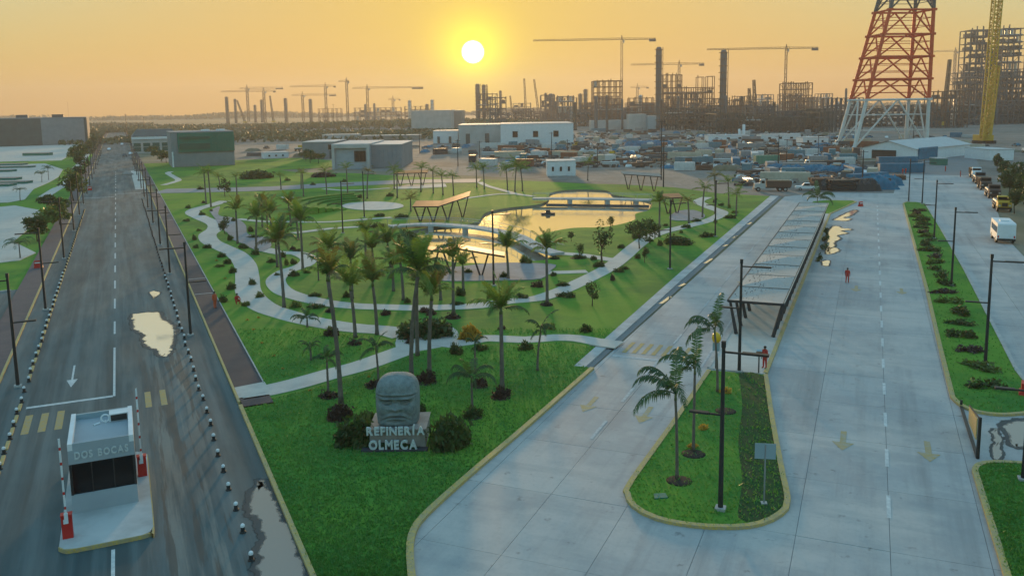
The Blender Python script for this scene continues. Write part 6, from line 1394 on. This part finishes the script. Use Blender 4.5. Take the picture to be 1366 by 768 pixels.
def pile(loc, rz, m, label, L=5, W_=3, H_=1.2, kind='tarp', group='stockpiles in the works yard', seed=0):
    t = thing({'tarp': 'tarpaulin_heap', 'pipe': 'pipe_stack', 'soil': 'soil_mound', 'timber': 'timber_stack'}[kind], label, {'tarp': 'tarpaulin', 'pipe': 'pipe stack', 'soil': 'mound', 'timber': 'timber'}[kind], loc, rz, group); r = random.Random(seed)
    if kind in ('tarp', 'soil'):
        n, m_ = 14, 8; vs = []; 
        for j in range(m_ + 1):
            for i in range(n + 1):
                u, v = i / n * 2 - 1, j / m_ * 2 - 1; e = max(0, 1 - abs(u) ** 4) * max(0, 1 - abs(v) ** 3); vs.append((u * L / 2, v * W_ / 2, H_ * e ** .6 * r.uniform(.7, 1.1)))
        fs = [(j * (n + 1) + i, j * (n + 1) + i + 1, (j + 1) * (n + 1) + i + 1, (j + 1) * (n + 1) + i) for j in range(m_) for i in range(n)]
        MB().add(vs, fs).build('cover' if kind == 'tarp' else 'mound_body', M[m] if m in M else m, t, kind == 'soil')
    elif kind == 'pipe':
        for row in range(3):
            for q in range(6 - row):
                yy = (-2.5 + q + row * .5) * W_ / 6; MB().tube((-L / 2, yy, .3 + row * .5), (L / 2, yy, .3 + row * .5), W_ / 13, n=8).build('pipe', M[m], t)
    else:
        for row in range(4):
            for q in range(4): MB().box(r.uniform(-.2, .2), (-1.5 + q) * W_ / 4, row * H_ / 4, L * r.uniform(.85, 1), W_ / 4.6, H_ / 4.6).build('beam', M[m], t)
    return t
rows = sorted([(178, 760, 1010), (187.5, 690, 1130), (192.5, 770, 1120), (201.5, 700, 1130), (206.5, 600, 1140), (211.5, 690, 1140), (217, 770, 1150), (223, 700, 960), (229, 985, 1150), (235, 985, 1180), (200, 330, 400), (207, 330, 395), (196, 540, 690), (199, 560, 760)] + [(176.5, 770, 880), (180, 770, 1120), (185, 778, 1140), (190, 700, 1130), (195, 690, 1145), (199, 770, 1140), (204, 560, 1140), (209, 660, 1140), (214, 620, 1140), (220, 640, 1180), (226, 900, 1185), (232, 990, 1185), (238, 985, 1190), (244, 985, 1182), (183, 1150, 1300), (195, 1255, 1366), (203, 1270, 1366)])
rn = [nth(i) for i in range(1, 60)]
for ri, (yy, xa, xb) in enumerate(rows):
    r = random.Random(100 + ri); x = xa; cnt = 0
    while x < xb:
        ppm = (yy - (154.6 - .0152 * x)) / 20.0; L_ = r.choice([6.1, 6.1, 12.2, 8, 5]); wpx = L_ * ppm; q = r.random(); cnt += 1
        P = at(x + wpx / 2, yy + r.uniform(-2.6, 2.6)); rz = R(r.choice([-23, 67, -20, 20, 0, 80]) + r.uniform(-9, 9)); loc = (P[0], P[1], 0)
        where = f'in yard row {rn[ri]} from the back, {nth(cnt)} from left'
        if 1140 < x < 1215 and 188 < yy < 217 or (1020 < x < 1080 and yy > 243): x += wpx + 6; continue
        if q < .30:
            ci = r.choice([0, 0, 0, 1, 1, 2, 3, 5, 6, 7]); container(loc, rz, ci, f'{CN[ci]} shipping container {where}', 'containers in the works yard', 12.2 if L_ > 10 else 6.1)
        elif q < .46: pile(loc, rz, r.choice(['rust', 'greysteel', 'pipe']), f'stack of steel pipes {where}', L_, 3, 1, 'pipe', seed=int(x))
        elif q < .62: pile(loc, rz, r.choice(['tarpblue', 'tarpblue', 'black', 'greywall']), f'tarpaulin covered heap {where}', L_, 3.5, r.uniform(.8, 1.8), 'tarp', seed=int(x))
        elif q < .71: pile(loc, rz, 'soil', f'low soil mound {where}', L_ * 1.2, 5, r.uniform(.8, 2.0), 'soil', seed=int(x))
        elif q < .83: pile(loc, rz, r.choice(['rust', 'plinth']), f'stacked timber and beams {where}', L_, 2.6, 1.2, 'timber', seed=int(x))
        elif q < .94: cc = r.choice(['white', 'white', 'greysteel', 'offwhite', 'tarpblue', 'rust']); car(loc, rz, f'parked {"pale" if "white" in cc else "blue" if cc == "tarpblue" else "dark"} car {where}', M[cc], r.choice(['car', 'pickup']), 'cars in the works yard')
        else: truck(loc, rz, f'parked truck {where}', r.choice(['white', 'craneyellow', 'rust']), 'greysteel', r.choice(['dump', 'pipe']), 'trucks in the works yard')
        x += wpx + r.uniform(1, 7)
# distinct yard items
P = at(1022, 221); container((P[0], P[1], 0), R(0), 4, 'large pale green container behind the park lawn in the works yard', None, 6.1).scale = (1.25, 1.3, 1.3)
for i, (bx, by, L_, H_) in enumerate([(1040, 228, 9, 2.2), (1062, 229, 10, 2.2), (1085, 231, 10, 2.4), (1108, 232.5, 9, 2.4), (1120, 227, 7, 2.0), (1165, 252, 11, 2.8), (1178, 247, 9, 2.6)]):
    P = at(bx, by); pile((P[0], P[1], 0), R(-5), 'tarpblue', f'{nth(i + 1)} blue tarpaulin covered stack from the left behind the cross road', L_, 5, H_, 'tarp', 'blue tarpaulin stacks', seed=i)
for i, (bx, by) in enumerate([(846, 196), (858, 196), (872, 195), (884, 195.5)]):
    P = at(bx, by); pile((P[0], P[1], 0), 0, 'tarpblue', f'{nth(i + 1)} blue covered stack from the left in the middle of the yard', 11, 5, 3, 'tarp', 'blue covered stacks in mid yard', seed=40 + i)
for i in range(7):
    P = at(1098 + i * 11.5, 251.5 + (i % 3) * 1.3); pile((P[0], P[1], 0), R(-3), 'black' if i % 3 else 'rust', f'{nth(i + 1)} dark stacked load from the left along the cross road edge', 6, 4, 2.6, 'tarp' if i % 2 else 'timber', 'dark stacks along the cross road', seed=60 + i)
# loose building materials strewn over the yard
for k, (m_, lab) in enumerate((('plinth', 'pale loose building materials strewn over the works yard'), ('black', 'dark loose scrap strewn over the works yard'), ('rust', 'rusty loose steel strewn over the works yard'), ('white', 'white sacks and sheets strewn over the works yard'), ('tarpblue', 'small blue sheets strewn over the works yard'))):
    r = random.Random(700 + k); mb = MB()
    for i in range((900, 1100, 700, 500, 250)[k]):
        yy = 176 + 72 * r.random() ** .8; x0_ = 985 if yy > 224 else 690; P = at(r.uniform(x0_, 1145), yy)
        if 1005 < proj(P[0], P[1], 0)[0] < 1100 and yy > 244: continue
        mb.box(P[0], P[1], 0, r.uniform(.4, 3.5), r.uniform(.4, 1.6), r.uniform(.2, 1.1), r.uniform(0, 3), r.uniform(.6, 1))
    o = mb.build('loose_materials', M[m_]); o['kind'] = 'stuff'; tag(o, lab, 'rubble')
# thin utility poles
up = None
for i, (px_, py_, pt) in enumerate([(560, 205, 175), (736, 215, 176), (757, 210, 186), (797, 222, 195), (882, 240, 160), (885, 250, 185), (640, 215, 188), (611, 222, 186), (1038, 222, 180), (1150, 250, 200), (170, 190, 152), (446, 178, 139), (93, 172, 136), (193, 178, 156), (1218, 196, 165)]):
    x, y = at(px_, py_); h = zrow(x, y, pt); tt = thing('utility_pole', f'{nth(i + 1)} slim utility pole in the works yard and beyond', 'pole', (x, y, 0), 0, 'utility poles'); MB().path([(0, 0, 0), (0, 0, h)], [.18, .11], 6).build('pole', M['black'], tt); MB().bar((-1.1, 0, h - .5), (1.1, 0, h - .5), .12).build('crossarm', M['black'], tt)

# vehicles far on the asphalt road
for i, (s, l, c_) in enumerate([(520, -5, 'white'), (600, 2, 'white'), (440, 2.2, 'greysteel'), (455, 5.0, 'white')]):
    car((*LF(s, l), 0), AL + (math.pi if l < 0 else 0), ['white car coming far along the asphalt road', 'white car driving off at the far end of the asphalt road', 'grey car on the right half of the far asphalt road', 'white car parked on the right edge of the far asphalt road'][i], M[c_], 'car', 'cars far along the asphalt road')

# ------------------------------------------------------------------ far woods on the horizon
def woods(name, y0, y1, x0, x1, n, h, size, seed, label):
    r = np.random.RandomState(seed); x = r.uniform(x0, x1, n); y = r.uniform(y0, y1, n); hh = h * (.55 + .45 * np.sin(x * .011 + seed) * np.sin(x * .0043 + 2)) ; z = r.uniform(.05, 1, n) ** .7 * np.maximum(hh, 2.5)
    p = np.stack([x, y, z], 1); a = r.normal(size=(n, 3)); a /= np.linalg.norm(a, axis=1)[:, None]; b = np.cross(a, r.normal(size=(n, 3))); b /= np.linalg.norm(b, axis=1)[:, None]; s = size * r.uniform(.6, 1.4, (n, 1))
    v = np.stack([p - a * s, p - b * s * .6, p + a * s, p + b * s * .6], 1); mb = MB(); mb.v = [tuple(q) for q in v.reshape(-1, 3).tolist()]; mb.f = [(4 * i, 4 * i + 1, 4 * i + 2, 4 * i + 3) for i in range(n)]
    o = mb.build(name, M['wood']); o['kind'] = 'stuff'; tag(o, label, 'woods'); return o
woods('far_woods', 2500, 3000, -2200, 2300, 16000, 19, 6, 1, 'hazy tree line along the whole horizon')
woods('far_woods', 1250, 1500, -1100, -620, 4000, 8, 4, 2, 'low hazy wood left of the far end of the asphalt road')
woods('far_woods', 900, 1200, -540, 60, 7000, 6, 3, 3, 'low scrub belt behind the offices and below the left skyline')
woods('scrub_belt', 560, 760, -300, 30, 4500, 3.5, 2, 4, 'scattered scrub before the left skyline')
woods('roadside_trees', 420, 980, -500, -480, 10, 5, 2, 5, 'few scrub bushes far left')
for k, (lab, l0, l1) in enumerate((('line of far roadside trees left of the asphalt road', -16, -12), ('line of far roadside trees right of the asphalt road', 9, 14))):
    r = np.random.RandomState(30 + k); n = 5000; s = r.uniform(480, 1100, n); l = r.uniform(l0, l1, n); z = r.uniform(.2, 1, n) * (3.0 + 1.6 * np.sin(s * .09)); mb = MB()
    for i in range(n):
        x, y = LF(s[i], l[i]); a = Vector(r.normal(size=3)).normalized() * 1.1; b = a.orthogonal() * .6; p = Vector((x, y, z[i])); mb.add([p - a, p - b, p + a, p + b], [(0, 1, 2, 3)])
    o = mb.build('roadside_trees', M['wood']); o['kind'] = 'stuff'; tag(o, lab, 'trees')

# ------------------------------------------------------------------ haze
hz_m = bpy.data.materials.new('haze'); hz_m.use_nodes = True; t_ = hz_m.node_tree; t_.nodes.clear()
pv = t_.nodes.new('ShaderNodeVolumePrincipled'); pv.inputs['Color'].default_value = (.52, .50, .49, 1); pv.inputs['Density'].default_value = HAZE; pv.inputs['Anisotropy'].default_value = .4
om = t_.nodes.new('ShaderNodeOutputMaterial'); t_.links.new(pv.outputs[0], om.inputs['Volume'])
hb_ = MB().box(0, 1450, -1.5, 7400, 4400, 138).build('haze', hz_m); hb_['kind'] = 'stuff'
